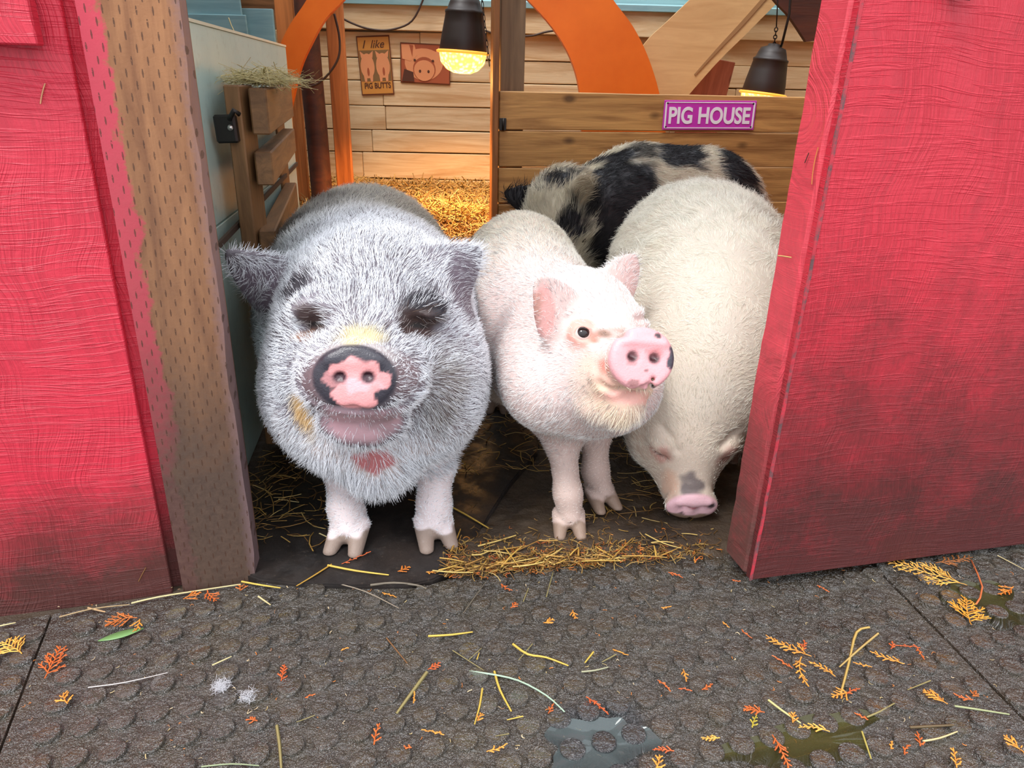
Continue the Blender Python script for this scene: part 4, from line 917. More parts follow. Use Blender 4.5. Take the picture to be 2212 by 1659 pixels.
# --- the big grey pig facing the camera
def grey_pig():
    v = Vol(); c = np.array([-.238, 1.225, .448]); B = basis((.04, -1, .07)); s = 1.15
    v.ell((-.37, 1.76, .352), (.225, .43, .265), .05); v.ell((-.285, 1.46, .375), (.215, .25, .235), .09); v.ell((-.265, 1.34, .30), (.185, .17, .17), .08)
    v.ell((-.26, 1.32, .46), (.165, .18, .145), .06)
    H = head(v, c, B, s, dict(cran=(.118, .12, .105), cx=.08, cheek=(.085, .10, .10), drx=.0515, drz=.0415, dz=-.012, dy=.196, jz=-.095, jr=.030, mz=-.02, ns=1.55))
    v.ell((-.262, 1.20, .262), (.13, .095, .085), .06)
    v.ell((-.375, 1.26, .31), (.085, .11, .10), .05); v.ell((-.14, 1.26, .31), (.085, .11, .10), .05)
    v.ell((-.240, 1.175, .195), (.055, .05, .045), .04)
    v.ell(Y(779, 812, 1.065), (.100, .074, .058), .055)                                    # broad upper lip
    v.ell(Y(785, 905, 1.085), (.074, .058, .045), .016)                                   # chin
    groove(v, [(645, 832), (668, 862), (705, 880), (765, 887), (830, 888), (870, 874), (905, 840), (922, 815)], .0065, .008, .001)
    groove(v, [(640, 806), (645, 832)], .003, .008)
    for q in (-1, 1): v.ell(H(q * .075, .075, .048), (.040, .034, .024), .02)
    groove(v, [(655, 712), (678, 697), (710, 706)], .0065, .016, .002); groove(v, [(872, 712), (900, 700), (940, 704)], .0070, .018, .002)
    for y_ in (640, 668): groove(v, [(650, y_ + 12), (685, y_), (722, y_ + 10)], .002, .012); groove(v, [(872, y_ + 14), (905, y_ + 2), (945, y_)], .002, .012)
    eb = surf(v, 592, 640); tp = Y(484, 534, 1.24)
    v.ear(eb + np.array([.012, .035, -.002]), tp, (.35, -.25, 1), .064, .006, .018, .026, 1.25)
    eb2 = surf(v, 965, 610); v.ear(eb2 + np.array([-.012, .03, .0]), Y(1034, 532, 1.27), (.55, .15, .9), .062, .006, -.016, .026, 1.25)
    L = [((-.35, 1.34, .22), (-.335, 1.285, .14), (-.322, 1.235, .07), (-.313, 1.200, 0)), ((-.165, 1.34, .22), (-.150, 1.29, .14), (-.150, 1.255, .07), (-.148, 1.222, 0)),
         ((-.46, 1.98, .24), (-.46, 2.02, .16), (-.46, 2.02, .09), (-.46, 1.99, 0)), ((-.22, 1.98, .24), (-.15, 2.0, .16), (-.12, 2.0, .09), (-.115, 1.97, 0))]
    pig_legs(v, L, .062, .032); trotters(v, [(-.313, 1.203, -.12), (-.146, 1.224, .35), (-.46, 1.99, 0), (-.115, 1.97, 0)], s=1.3)
    v.cap((-.36, 2.14, .40), (-.37, 2.22, .28), .012, .006, .02)
    SN = H.D(0, .014, 0); snm = lambda P: blob(P, SN, np.array((.0535, .022, .0435)) * s, .04, 0, R=B)
    m_bl = sb(v, 636, 622, 46, 38, .5, .35, 18, 3); m_br = sb(v, 920, 655, 56, 66, .3, .25, 16, 4); m_fh = sb(v, 800, 600, 130, 40, .5, .3, 14, 24)
    m_sl = sb(v, 683, 692, 42, 30, .25, .2, 22, 5); m_sr = sb(v, 898, 702, 54, 30, .25, .2, 22, 6); m_tl = sb(v, 660, 725, 32, 12, .4, .2, 22, 5)
    sl1 = sb(v, 683, 700, 26, 5, .3, .1, 20, 3, .04); sl2 = sb(v, 902, 703, 32, 6, .3, .1, 20, 3, .04)
    m_y1 = sb(v, 780, 728, 46, 24, .35, .25, 20, 7); m_y2 = sb(v, 655, 893, 18, 46, .35, .2, 20, 8, rot=-20); m_fl = sb(v, 670, 832, 44, 56, .45, .22, 16, 9); m_fr = sb(v, 880, 820, 44, 48, .3, .15, 14, 9)
    m_ch = sb(v, 782, 918, 104, 46, .3, .12, 14, 10); m_cg = sb(v, 830, 915, 40, 24, .4, .3, 26, 11); m_th = sb(v, 805, 998, 42, 30, .18, .15, 24, 12); m_ck = sb(v, 958, 850, 56, 95, .4, .2, 10, 13)
    m_e1 = sb(v, 548, 625, 52, 66, .12, 0, rot=28); m_e2 = sb(v, 1000, 625, 34, 80, .12, 0, rot=-12); m_mz = sb(v, 778, 765, 110, 34, .4, .1, 14, 15)
    def colf(P, N):
        C = np.tile(lin(122, 114, 122), (len(P), 1)); C *= (1 + .16 * vnoise(P, 2, 5))[:, None]
        C = lay(C, np.clip((P[:, 1] - 1.36) / .25, 0, 1) * .75, (84, 80, 78)); C = lay(C, blob(P, (-.60, 1.75, .44), (.19, .6, .3), .3, .2, 6, 8), (44, 42, 44))
        C = lay(C, blob(P, (-.26, 1.2, .2), (.24, .2, .11), .3, .1, 8, 9) * .8, (216, 200, 196)); C = lay(C, np.clip((.20 - P[:, 2]) / .05, 0, 1) * (P[:, 1] < 1.6), (228, 212, 212))
        C = lay(C, m_fh(P) * .5, (104, 98, 108)); C = lay(C, np.maximum(m_bl(P) * .8, m_br(P)) * .92, (38, 35, 42)); C = lay(C, m_mz(P) * .7, (206, 194, 192))
        C = lay(C, np.maximum(m_sl(P), m_sr(P)) * .95, (62, 42, 38)); C = lay(C, np.maximum(sl1(P), sl2(P)), (18, 12, 12)); C = lay(C, m_tl(P) * .7, (156, 110, 80)); C = lay(C, m_ck(P) * .7, (110, 96, 90))
        C = lay(C, np.maximum(m_fl(P), m_fr(P)) * .85, (128, 108, 112)); C = lay(C, m_ch(P), (214, 172, 180)); C = lay(C, m_cg(P) * .5, (140, 120, 124)); C = lay(C, m_th(P), (192, 116, 118))
        C = lay(C, m_y1(P) * .8, (240, 222, 160)); C = lay(C, m_y2(P) * .8, (232, 190, 120))
        C = lay(C, np.maximum(m_e1(P), m_e2(P)) * .8, (112, 98, 110))
        m = snm(P); q = (P - SN) @ B.T; C = lay(C, m, (58, 55, 64))
        el = lambda x, z, rx, rz, sd, am=.14, so=.1: np.clip((1 - np.hypot((q[:, 0] - x) / rx, (q[:, 2] - z) / rz) + am * vnoise(P, sd, 30)) / so, 0, 1)
        pk = np.maximum.reduce([el(-.002, .006, .034, .028, 31), el(.000, -.026, .037, .026, 33), el(-.034, -.004, .020, .015, 35) * .9, el(.030, .002, .015, .014, 36) * .55])
        C = lay(C, m * pk, (248, 170, 170)); C = lay(C, m * pk * el(-.010, -.008, .03, .012, 37, .5, .5) * .6, (250, 206, 214))
        for e_ in (-1, 1): C = lay(C, blob(P, H.D(e_ * .0175, .015, .002), np.array((.0100, .012, .0085)) * s, .25, 0, R=B), (66, 34, 44))
        return lay(C, hoof_mask(P, .044), (150, 130, 118))
    root, V, F, N = build_pig('grey_pig', v, (-.62, .94, 0), (.02, 2.26, .70), .0042, (-.23, 1.5, 0), 'big grizzled grey pig facing out of the stall with a pink and black snout', colf, lambda P: snm(P) * .9 + m_ch(P) * .3)
    dens = np.ones(len(V)); 
    for m_, k_ in ((snm, 1), (m_th, .85), (m_bl, .7), (m_br, .25), (m_sl, .9), (m_sr, .88), (m_ch, .93), (m_fl, .85), (m_fr, .35), (m_e1, .55), (m_e2, .55)): dens *= 1 - k_ * m_(V)
    dens *= 1 - hoof_mask(V, .048); dens *= 1 - .5 * np.clip((V[:, 1] - 1.55) / .4, 0, 1); dens[V[:, 1] > 1.5] *= 1; dens *= 1 + .5 * (V[:, 1] < 1.35)
    ln = .019 + .009 * np.clip((V[:, 1] - 1.2) / .3, 0, 1); ln *= 1 - .65 * m_mz(V); ln *= 1 - .5 * m_fl(V); ln *= 1 - .45 * m_fr(V); ln *= 1 - .6 * sb(v, 780, 895, 110, 26, .4, 0)(V); ln *= 1 - .60 * np.clip((.17 - V[:, 2]) / .04, 0, 1); ln += .014 * blob(V, (-.26, 1.2, .20), (.22, .16, .06), .3, 0); ln *= 1 - .3 * (m_e1(V) + m_e2(V))
    def hcol(P):
        rr = np.random.default_rng(1).random((3, len(P)))
        C = np.tile(lin(248, 250, 255), (len(P), 1)); C = lay(C, (rr[2] < .12) * .7, (90, 84, 96)); C = lay(C, np.clip((P[:, 1] - 1.42) / .25, 0, 1) * .8, (172, 164, 142))
        C = lay(C, blob(P, (-.60, 1.75, .45), (.19, .55, .3), .3, .2, 6, 8) * .85, (66, 62, 58)); C = lay(C, np.maximum(m_bl(P), m_br(P)) * (rr[0] < .6), (48, 44, 54)); C = lay(C, np.maximum(m_sl(P), m_sr(P)) * .7, (116, 88, 66))
        C = lay(C, m_ck(P) * .6 * (rr[1] < .7), (132, 116, 98)); C = lay(C, m_y1(P) * .7, (244, 226, 170)); C = lay(C, m_y2(P) * .85, (240, 204, 140)); C = lay(C, m_e2(P) * .5, (120, 110, 118)); return C
    coat('coat', root, V, F, N, dens, ln, hcol, flow_mix(SN, (0, 1, .1), .30, .5), 125000, .00030, .34, 4, .5)
grey_pig()

# --- small white pig looking up towards the door
def small_pig():
    v = Vol(); B = basis((.36, -.90, .24), roll=math.radians(6)); s = 1.08; c = Y(1393, 777, 1.095) - B[1] * .204 * s + B[2] * .006 * s; DB = basis((.24, -.93, .30), roll=math.radians(8))
    v.ell((.015, 1.70, .405), (.145, .30, .168), .05); v.ell((.065, 1.47, .36), (.140, .20, .16), .09); v.ell((.12, 1.36, .30), (.115, .12, .12), .06)
    H = head(v, c, B, s, dict(cran=(.108, .12, .104), cheek=(.078, .09, .088), drx=.052, drz=.047, dz=-.006, dy=.190, jz=-.080, jr=.036, mz=-.015, DB=DB))
    v.ell((.160, 1.27, .325), (.105, .085, .080), .05); v.ell(H(0, .10, -.085), (.058, .06, .035), .03)
    ec = [surf(v, 1258, 722), surf(v, 1398, 690)]
    v.ell(ec[0] + FW * .008, (.023, .021, .020), .014); v.ell(ec[0] + FW * -.012, (.0145, .014, .0105), .005, 's')
    groove(v, [(1225, 690), (1250, 678), (1290, 692)], .002, .012); groove(v, [(1282, 730), (1320, 728), (1350, 722)], .003, .014)
    groove(v, [(1380, 690), (1398, 684), (1408, 694)], .005, .012)
    groove(v, [(1285, 806), (1297, 832), (1325, 846), (1365, 842), (1405, 834), (1445, 824)], .0042, .008)
    v.ell(surf(v, 1290, 812) + FW * .004, (.012, .012, .011), .010)
    groove(v, [(1410, 818), (1408, 834)], .003, .006)
    e0 = surf(v, 1212, 694); t0 = surf(v, 1150, 604); tz = Y(1150, 600, e0[1] - .02)
    v.ear(e0 + np.array([.012, .02, -.012]), tz, np.array([.55, .55, .62]), .054, .0055, .014, .014, 1.7)
    v.ear(H(-.062, -.02, .085), Y(1368, 550, 1.40), (1, .5, -.1), .042, .006, .008, .018, 2.6)
    L = [((.085, 1.40, .25), (.105, 1.345, .17), (.118, 1.285, .085), (.124, 1.262, 0)), ((.185, 1.43, .24), (.180, 1.40, .17), (.183, 1.385, .085), (.200, 1.365, 0)),
         ((-.03, 1.86, .28), (-.04, 1.92, .17), (-.04, 1.90, .09), (-.04, 1.86, 0)), ((.10, 1.86, .28), (.11, 1.92, .17), (.11, 1.90, .09), (.11, 1.86, 0))]
    pig_legs(v, L, .050, .0265, .027); trotters(v, [(.122, 1.268, .05), (.200, 1.370, .45), (-.04, 1.86, 0), (.11, 1.86, 0)], s=1.12)
    v.cap((.01, 1.99, .46), (.02, 2.06, .40), .010, .005, .02)
    SN = H.D(0, .014, 0); snm = lambda P: blob(P, SN, np.array((.058, .023, .052)) * s, .04, 0, R=DB)
    m_lip = sb(v, 1365, 858, 72, 17, .25, .12, 20, 3, rot=4); m_up = sb(v, 1312, 808, 38, 32, .3, .15, 20, 4); m_tan = sb(v, 1350, 850, 125, 75, .45, .15, 10, 5)
    m_eye = sb(v, 1256, 722, 34, 40, .25, .15, 24, 6, .03); m_e2 = sb(v, 1396, 690, 16, 22, .3, .2, 24, 7, .03); m_tear = sb(v, 1322, 722, 44, 12, .7, .5, 34, 8, .03, 4); m_red = sb(v, 1306, 790, 12, 14, .4, .3, 30, 9, .03)
    m_ear = sb(v, 1172, 678, 30, 62, .15, .05, 20, 10, .05, -6); m_ed = sb(v, 1160, 660, 10, 34, .5, .4, 40, 12, .05); m_er = lambda P: blob(P, Y(1372, 596, 1.38), (.03, .03, .04), .3, .1); m_chn = sb(v, 1370, 890, 70, 20, .5, .3, 20, 13)
    def colf(P, N):
        C = np.tile(lin(234, 208, 202), (len(P), 1)); C *= (1 + .05 * vnoise(P, 2, 6))[:, None]
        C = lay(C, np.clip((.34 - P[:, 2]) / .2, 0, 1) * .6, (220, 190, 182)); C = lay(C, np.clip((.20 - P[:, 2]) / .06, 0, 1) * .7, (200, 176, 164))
        C = lay(C, np.clip((P[:, 1] - 1.40) / .12, 0, 1) * .6, (226, 206, 180)); C = lay(C, m_tan(P) * .55, (236, 200, 152)); C = lay(C, m_chn(P) * .4, (176, 150, 140)); C = lay(C, m_eye(P) * .85, (242, 172, 156)); C = lay(C, m_e2(P) * .8, (110, 84, 80)); C = lay(C, np.maximum(m_lip(P), m_up(P) * .6), (244, 184, 170))
        C = lay(C, m_tear(P) * .8, (128, 88, 56)); C = lay(C, m_red(P) * .6, (228, 110, 90)); C = lay(C, m_ear(P) * .9, (244, 182, 176)); C = lay(C, m_ed(P) * .5, (170, 120, 90)); C = lay(C, m_er(P) * .5, (244, 200, 196))
        m = snm(P); C = lay(C, m, (248, 180, 184)); q = (P - SN) @ DB.T
        for (x, z, rx, rz, cc, k_) in ((-.050, .006, .012, .018, (74, 70, 80), 1), (-.020, .040, .006, .005, (86, 74, 78), 1), (.012, -.040, .010, .009, (150, 104, 100), .8), (-.018, .012, .02, .006, (226, 130, 130), .5), (-.006, -.018, .004, .003, (120, 80, 80), .8), (.022, -.008, .012, .004, (190, 120, 120), .6)):
            C = lay(C, m * k_ * np.clip((1.0 - np.hypot((q[:, 0] - x) / rx, (q[:, 2] - z) / rz) + .25 * vnoise(P, 5, 40)) / .25, 0, 1), cc)
        for e_ in (-1, 1): C = lay(C, blob(P, H.D(e_ * .0175, .015, .002), np.array((.0095, .012, .008)) * s, .25, 0, R=DB), (66, 34, 38))
        return lay(C, hoof_mask(P, .040), (150, 126, 110))
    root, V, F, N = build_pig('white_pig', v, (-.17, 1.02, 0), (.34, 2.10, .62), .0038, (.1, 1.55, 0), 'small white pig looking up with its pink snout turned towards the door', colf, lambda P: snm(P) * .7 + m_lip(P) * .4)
    eye(root, ec[0] + FW * .002, -FW + np.array([.12, 0, 0]), .0145, sclera=(232, 206, 198), iris=(34, 24, 24), look=(.08, 0, .40), cut=.70)
    dens = np.ones(len(V)) * (1 - snm(V)) * (1 - hoof_mask(V, .044))
    for m_, k_ in ((m_lip, .9), (m_up, .5), (m_eye, .85), (m_ear, .75), (m_tear, .4), (m_er, .3)): dens *= 1 - k_ * m_(V)
    dens *= 1 - .4 * np.clip((V[:, 1] - 1.6) / .4, 0, 1)
    ln = .013 + .010 * np.clip((V[:, 1] - 1.35) / .2, 0, 1); ln = ln + .012 * m_chn(V); ln *= 1 - .45 * np.clip((.18 - V[:, 2]) / .05, 0, 1); ln *= 1 - .4 * blob(V, H(0, .14, 0), (.08, .08, .07), .3, 0); ln += .012 * sb(v, 1290, 580, 60, 22, .4, 0)(V)
    def hcol(P):
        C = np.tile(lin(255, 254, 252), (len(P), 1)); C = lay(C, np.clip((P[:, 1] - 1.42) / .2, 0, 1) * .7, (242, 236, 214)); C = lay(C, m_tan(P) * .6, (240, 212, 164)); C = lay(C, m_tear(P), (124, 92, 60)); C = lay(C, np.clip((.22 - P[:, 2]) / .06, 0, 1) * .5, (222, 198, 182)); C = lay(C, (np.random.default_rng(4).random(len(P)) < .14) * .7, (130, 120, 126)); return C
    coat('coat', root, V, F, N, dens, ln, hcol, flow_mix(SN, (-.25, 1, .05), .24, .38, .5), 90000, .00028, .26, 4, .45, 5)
small_pig()

# --- large white pig with its head down beside the door
def large_pig():
    v = Vol(); c = np.array([.372, 1.425, .200]); B = basis((.02, -.72, -.69)); s = 1.02; DB = basis((.02, -.93, -.30))
    v.ell((.455, 1.76, .385), (.222, .40, .262), .05); v.ell((.43, 1.52, .33), (.175, .20, .20), .10); v.ell((.395, 1.44, .26), (.13, .12, .13), .08)
    H = head(v, c, B, s, dict(cran=(.10, .12, .085), cheek=(.062, .10, .085), drx=.053, drz=.034, dz=-.022, cx=.055, dy=.182, DB=DB))
    for q in (-1, 1): v.ell(H(q * .062, .075, .045), (.026, .026, .018), .018); v.ell(H(q * .068, .092, .030), (.020, .020, .007), .008, 's', R=B)
    v.cap(H(-.028, .165, .018), H(.028, .165, .018), .004, .004, .010, 's')
    groove(v, [(1432, 925), (1448, 948), (1462, 975)], .004, .012); groove(v, [(1560, 965), (1578, 942), (1592, 930)], .005, .012)
    v.ear((.27, 1.50, .29), (.235, 1.52, .20), (0, 1, .2), .045, .005, .01, .02); v.ear((.50, 1.50, .30), (.54, 1.50, .21), (0, 1, .2), .045, .005, .01, .02)
    L = [((.38, 1.64, .24), (.38, 1.66, .16), (.38, 1.65, .08), (.38, 1.63, 0)), ((.55, 1.62, .24), (.56, 1.64, .16), (.56, 1.63, .08), (.56, 1.60, 0)), ((.37, 2.0, .25), (.36, 2.05, .17), (.36, 2.04, .09), (.36, 2.0, 0)), ((.58, 2.0, .25), (.59, 2.05, .17), (.59, 2.04, .09), (.59, 2.0, 0))]
    pig_legs(v, L, .058, .031); trotters(v, [(.38, 1.63, 0), (.56, 1.60, 0), (.36, 2.0, 0), (.59, 2.0, 0)], s=1.1); v.cap((.50, 2.14, .44), (.51, 2.21, .34), .011, .005, .02)
    SN = H.D(0, .012, 0); snm = lambda P: blob(P, SN, np.array((.055, .026, .038)) * s, .05, 0, R=DB)
    sock = lambda P: np.maximum(blob(P, H(.066, .09, .032), (.022, .035, .024), .3, .2, 24, 3), blob(P, H(-.066, .09, .032), (.024, .035, .026), .3, .2, 24, 3))
    smut = lambda P: blob(P, H(.005, .165, .022), (.026, .028, .028), .25, .3, 26, 4)
    def colf(P, N):
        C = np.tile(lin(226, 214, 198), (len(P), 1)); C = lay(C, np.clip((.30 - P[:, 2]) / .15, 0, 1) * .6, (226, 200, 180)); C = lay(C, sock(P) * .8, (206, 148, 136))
        C = lay(C, np.maximum(blob(P, H(.068, .094, .030), (.012, .02, .005), .3, .1, 24, 3), blob(P, H(-.068, .094, .030), (.014, .02, .006), .3, .1, 24, 3)), (70, 40, 36))
        C = lay(C, smut(P) * .9, (116, 104, 104)); C = lay(C, blob(P, H(.05, .15, .0), (.02, .03, .03), .4, .2, 20, 6) * .5, (236, 178, 146))
        m = snm(P); C = lay(C, m, (248, 200, 208)); q = (P - SN) @ DB.T
        for (x, z, rx, rz, cc) in ((-.036, .012, .009, .007, (84, 74, 78)), (.022, -.014, .007, .006, (110, 84, 92)), (-.008, -.030, .014, .007, (130, 108, 106)), (.0, .008, .030, .003, (208, 130, 140))):
            C = lay(C, m * np.clip((1 - np.hypot((q[:, 0] - x) / rx, (q[:, 2] - z) / rz) + .2 * vnoise(P, 5, 40)) / .3, 0, 1), cc)
        return lay(C, hoof_mask(P, .04), (140, 116, 100))
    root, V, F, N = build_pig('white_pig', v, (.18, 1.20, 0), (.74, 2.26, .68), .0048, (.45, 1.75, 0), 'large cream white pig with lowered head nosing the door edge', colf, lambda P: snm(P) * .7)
    for q in (-1, 1): eye(root, H(q * .066, .076, .030), B[1] * .7 + B[0] * q * .6 + B[2] * .3, .010, sclera=(60, 40, 36))
    dens = np.ones(len(V)) * (1 - snm(V)) * (1 - hoof_mask(V, .042)) * (1 - .7 * sock(V)) * (1 - .5 * smut(V))
    ln = .015 + .022 * np.clip((V[:, 1] - 1.42) / .2, 0, 1); ln *= 1 - .5 * blob(V, H(0, .14, 0), (.08, .08, .07), .3, 0)
    def hcol(P):
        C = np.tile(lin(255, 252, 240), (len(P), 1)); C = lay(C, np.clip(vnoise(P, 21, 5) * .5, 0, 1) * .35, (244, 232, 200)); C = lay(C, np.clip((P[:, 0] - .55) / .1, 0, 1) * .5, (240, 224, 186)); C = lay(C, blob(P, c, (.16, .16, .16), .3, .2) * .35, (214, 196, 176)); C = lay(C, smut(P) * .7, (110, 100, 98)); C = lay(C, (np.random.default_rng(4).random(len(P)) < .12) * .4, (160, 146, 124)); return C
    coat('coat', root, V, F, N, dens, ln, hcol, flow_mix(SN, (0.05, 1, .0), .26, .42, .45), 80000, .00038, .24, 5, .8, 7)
large_pig()

# --- black and white pig at the partition
def spotted_pig():
    v = Vol(); c = np.array([.145, 2.20, .475]); B = basis((-.10, -.66, -.74), roll=math.radians(-6)); s = 1.05
    v.ell((.60, 2.46, .43), (.23, .205, .245), .05); v.ell((.40, 2.42, .45), (.22, .20, .235), .08); v.ell((.265, 2.33, .43), (.16, .16, .19), .08)
    H = head(v, c, B, s, dict(cran=(.10, .12, .09)))
    E0_ = surf(v, 1252, 448)
    v.ear((.075, 2.25, .515), (-.035, 2.27, .545), (.25, .1, 1), .045, .006, .014, .02, 2.2); v.ear(surf(v, 1252, 448) + np.array([0, .015, 0]), Y(1262, 370, surf(v, 1252, 448)[1] - .03), (.95, -.1, .2), .046, .007, .014, .014, 2.0)
    em = Y(1258, 405, E0_[1] - .02); m_ee = lambda P: blob(P, em, (.024, .05, .042), .3, .2, 20)
    L = [((.24, 2.30, .28), (.22, 2.28, .18), (.22, 2.27, .09), (.22, 2.25, 0)), ((.36, 2.50, .28), (.36, 2.5, .18), (.36, 2.5, .09), (.36, 2.48, 0)), ((.66, 2.38, .28), (.70, 2.36, .18), (.70, 2.36, .09), (.68, 2.34, 0)), ((.70, 2.56, .28), (.72, 2.56, .18), (.72, 2.56, .09), (.70, 2.54, 0))]
    pig_legs(v, L, .06, .032); trotters(v, [(.22, 2.25, 0), (.36, 2.48, 0), (.68, 2.34, 0), (.70, 2.54, 0)], s=1.1); v.cap((.82, 2.50, .52), (.87, 2.53, .42), .011, .005, .02)
    cb = lambda px, py, Yd: Y(px, py, Yd)
    d1 = sb(v, 1235, 490, 34, 32, .2, .2, 18, 9, .06); d2 = sb(v, 1205, 385, 42, 24, .3, .3, 18, 10, .08); d3 = sb(v, 1272, 440, 26, 50, .3, .3, 18, 11, .05)
    def black(P):
        m = blob(P, Y(1330, 455, 2.22), (.115, .20, .22), .10, .16, 7, 3)                      # shoulder saddle
        m = np.maximum(m, blob(P, Y(1474, 322, 2.38), (.085, .14, .058), .14, .14, 9, 4)); m = np.maximum(m, blob(P, Y(1388, 322, 2.35), (.052, .08, .030), .2, .2, 12, 5) * .85)
        m = np.maximum(m, blob(P, Y(1590, 395, 2.38), (.060, .20, .135), .12, .14, 8, 6, R=[[.93, 0, .36], [0, 1, 0], [-.36, 0, .93]]))
        m = np.maximum(m, blob(P, (.205, 2.20, .54), (.075, .10, .06), .2, .25, 12, 7)); m = np.maximum(m, blob(P, (-.01, 2.26, .53), (.085, .06, .06), .1, .1, 12, 8))
        m = np.maximum(m, d1(P)); m = np.maximum(m, d2(P)); m = np.maximum(m, d3(P)); return m
    def colf(P, N):
        C = np.tile(lin(206, 196, 172), (len(P), 1)); C = lay(C, black(P), (34, 32, 36)); C = lay(C, m_ee(P), (156, 140, 116)); C = lay(C, blob(P, H(0, .21, -.02), (.055, .03, .05), .1, 0), (96, 70, 74)); return lay(C, hoof_mask(P, .04), (90, 78, 70))
    root, V, F, N = build_pig('spotted_pig', v, (-.08, 1.98, 0), (.92, 2.74, .74), .0062, (.45, 2.4, 0), 'shaggy black and white pig standing behind, against the board partition', colf, lambda P: np.zeros(len(P)))
    eye(root, H(-.066, .085, .04), B[1] * .7 - B[0] * .6, .010, sclera=(30, 24, 24)); eye(root, H(.066, .085, .04), B[1] * .7 + B[0] * .6, .010, sclera=(30, 24, 24))
    dens = np.ones(len(V)) * (1 - hoof_mask(V, .042)); ln = .030 + .012 * blob(V, c, (.14, .16, .14), .3, 0)
    def hcol(P):
        C = np.tile(lin(232, 226, 204), (len(P), 1)); C = lay(C, blob(P, c, (.15, .2, .2), .3, .2) * .35, (176, 160, 136)); C = lay(C, black(P), (30, 29, 33)); return lay(C, m_ee(P) * .8, (190, 176, 150))
    coat('coat', root, V, F, N, dens, ln, hcol, flow_mix(H(0, .2, -.02), (1, .25, -.05), .26, .42, .45), 42000, .00055, .30, 4, .6, 9)
spotted_pig()
# ------------------------------------------------------------------ litter: cedar sprigs, stalks, puddles
t = NT('cedar'); a_n = t.n('ShaderNodeAttribute', attribute_name='tint'); CEDAR = t.fin(a_n.outputs['Color'], .5)
CC = [lin(226, 128, 48), lin(236, 156, 66), lin(214, 108, 50), lin(200, 112, 52)]
def sprig_mesh(L, nb, seed, fan=1.0, colr=None):
    r = np.random.default_rng(seed); P, D, Ln, W = [], [], [], []
    cur = r.normal(0, .25)
    def pt(t_): return np.array([L * (t_ - .5), L * cur * (t_ - .5) ** 2, 0])
    for i in range(6):
        a, b = pt(i / 6), pt((i + 1) / 6); P.append((a + b) / 2); D.append(b - a); Ln.append(np.linalg.norm(b - a) * 1.15); W.append(.0022)
    for i in range(nb):
        t_ = .12 + .86 * i / nb; side = 1 if i % 2 else -1; l_ = L * (.50 * (1 - t_) + .14) * fan * r.uniform(.75, 1.2); an = math.radians(r.uniform(30, 50)) * side; o = pt(t_)
        d = np.array([math.cos(an), math.sin(an), r.normal(0, .08)]); P.append(o + d * l_ / 2); D.append(d); Ln.append(l_); W.append(.0026)
        for j in range(int(l_ / .0075)):
            s2 = 1 if j % 2 else -1; a2 = an + math.radians(32) * s2; q = o + d * l_ * (.3 + .65 * j / max(1, int(l_ / .0075))); d2 = np.array([math.cos(a2), math.sin(a2), .1]); l2 = l_ * .28
            P.append(q + d2 * l2 / 2); D.append(d2); Ln.append(l2); W.append(.0022)
    P, D, Ln, W = map(np.array, (P, D, Ln, W)); base = np.array(colr if colr is not None else CC[seed % 4]); col = base * r.uniform(.75, 1.2, (len(P), 1))
    P[:, 2] += .0015 + r.uniform(0, .002, len(P)); V, F, C_ = strands(P, D, Ln, W, col, .06, r, 2)
    V[:, 2] = np.maximum(V[:, 2], .0003); return V, F, C_
ZONES = [('below the red siding', 0, 560, 0, 1420), ('in the near left corner', 0, 560, 1420, 1700), ('in front of the grey pig', 560, 1010, 0, 1400), ('low before the grey pig', 560, 1010, 1400, 1700),
         ('before the littered threshold', 1010, 1540, 0, 1400), ('around the dark puddle', 1010, 1540, 1400, 1700), ('beneath the door edge', 1540, 1860, 0, 1400), ('low before the door edge', 1540, 1860, 1400, 1700), ('under the open door', 1860, 2300, 0, 1400), ('in the near right corner', 1860, 2300, 1400, 1700)]
ORD = ['first', 'second', 'third', 'fourth', 'fifth', 'sixth', 'seventh', 'eighth', 'ninth', 'tenth', 'eleventh', 'twelfth', 'thirteenth', 'fourteenth', 'fifteenth', 'sixteenth', 'seventeenth', 'eighteenth', 'nineteenth', 'twentieth']
PENDING = {}
def pend(o, kind, px, py): PENDING.setdefault(kind, []).append((px, py, o))
def flush(kind, noun, cat, group):
    for zn, x0, x1, y0, y1 in ZONES:
        S = sorted([(p[0], p[1], p[2]) for p in PENDING.get(kind, []) if x0 <= p[0] < x1 and y0 <= p[1] < y1], key=lambda q: q[0])
        for i, (_, _, o) in enumerate(S):
            tag(o, f'{noun} {zn}' + ('' if len(S) == 1 else f', {ORD[i]} from the left there'), cat, group)
ZT = TOPZ + .0062
def place_sprig(px, py, lpx, ang, nb, seed, fan=1.0, label=None, kind='sprig', colr=None, z=ZT):
    g = G(px, py, z); zc = (g - CAM) @ FW; L = lpx * zc / FPX * 1.08; V, F, C_ = sprig_mesh(L, nb, seed, fan, colr)
    a = math.radians(ang); g2 = G(px + math.cos(a) * 10, py - math.sin(a) * 10, z); th = math.atan2(g2[1] - g[1], g2[0] - g[0])
    o = fast_mesh('cedar_sprig', V, F, CEDAR, None, C_); o.matrix_basis = Matrix.Translation(Vector(g)) @ Matrix.Rotation(th, 4, 'Z') @ Matrix.Rotation(RNG.normal(0, .06), 4, 'Y')
    if label: tag(o, label, 'sprig', 'cedar sprigs on the mats')
    else: pend(o, kind, px, py)
YEL = lin(244, 180, 84); RED_ = lin(206, 98, 50)
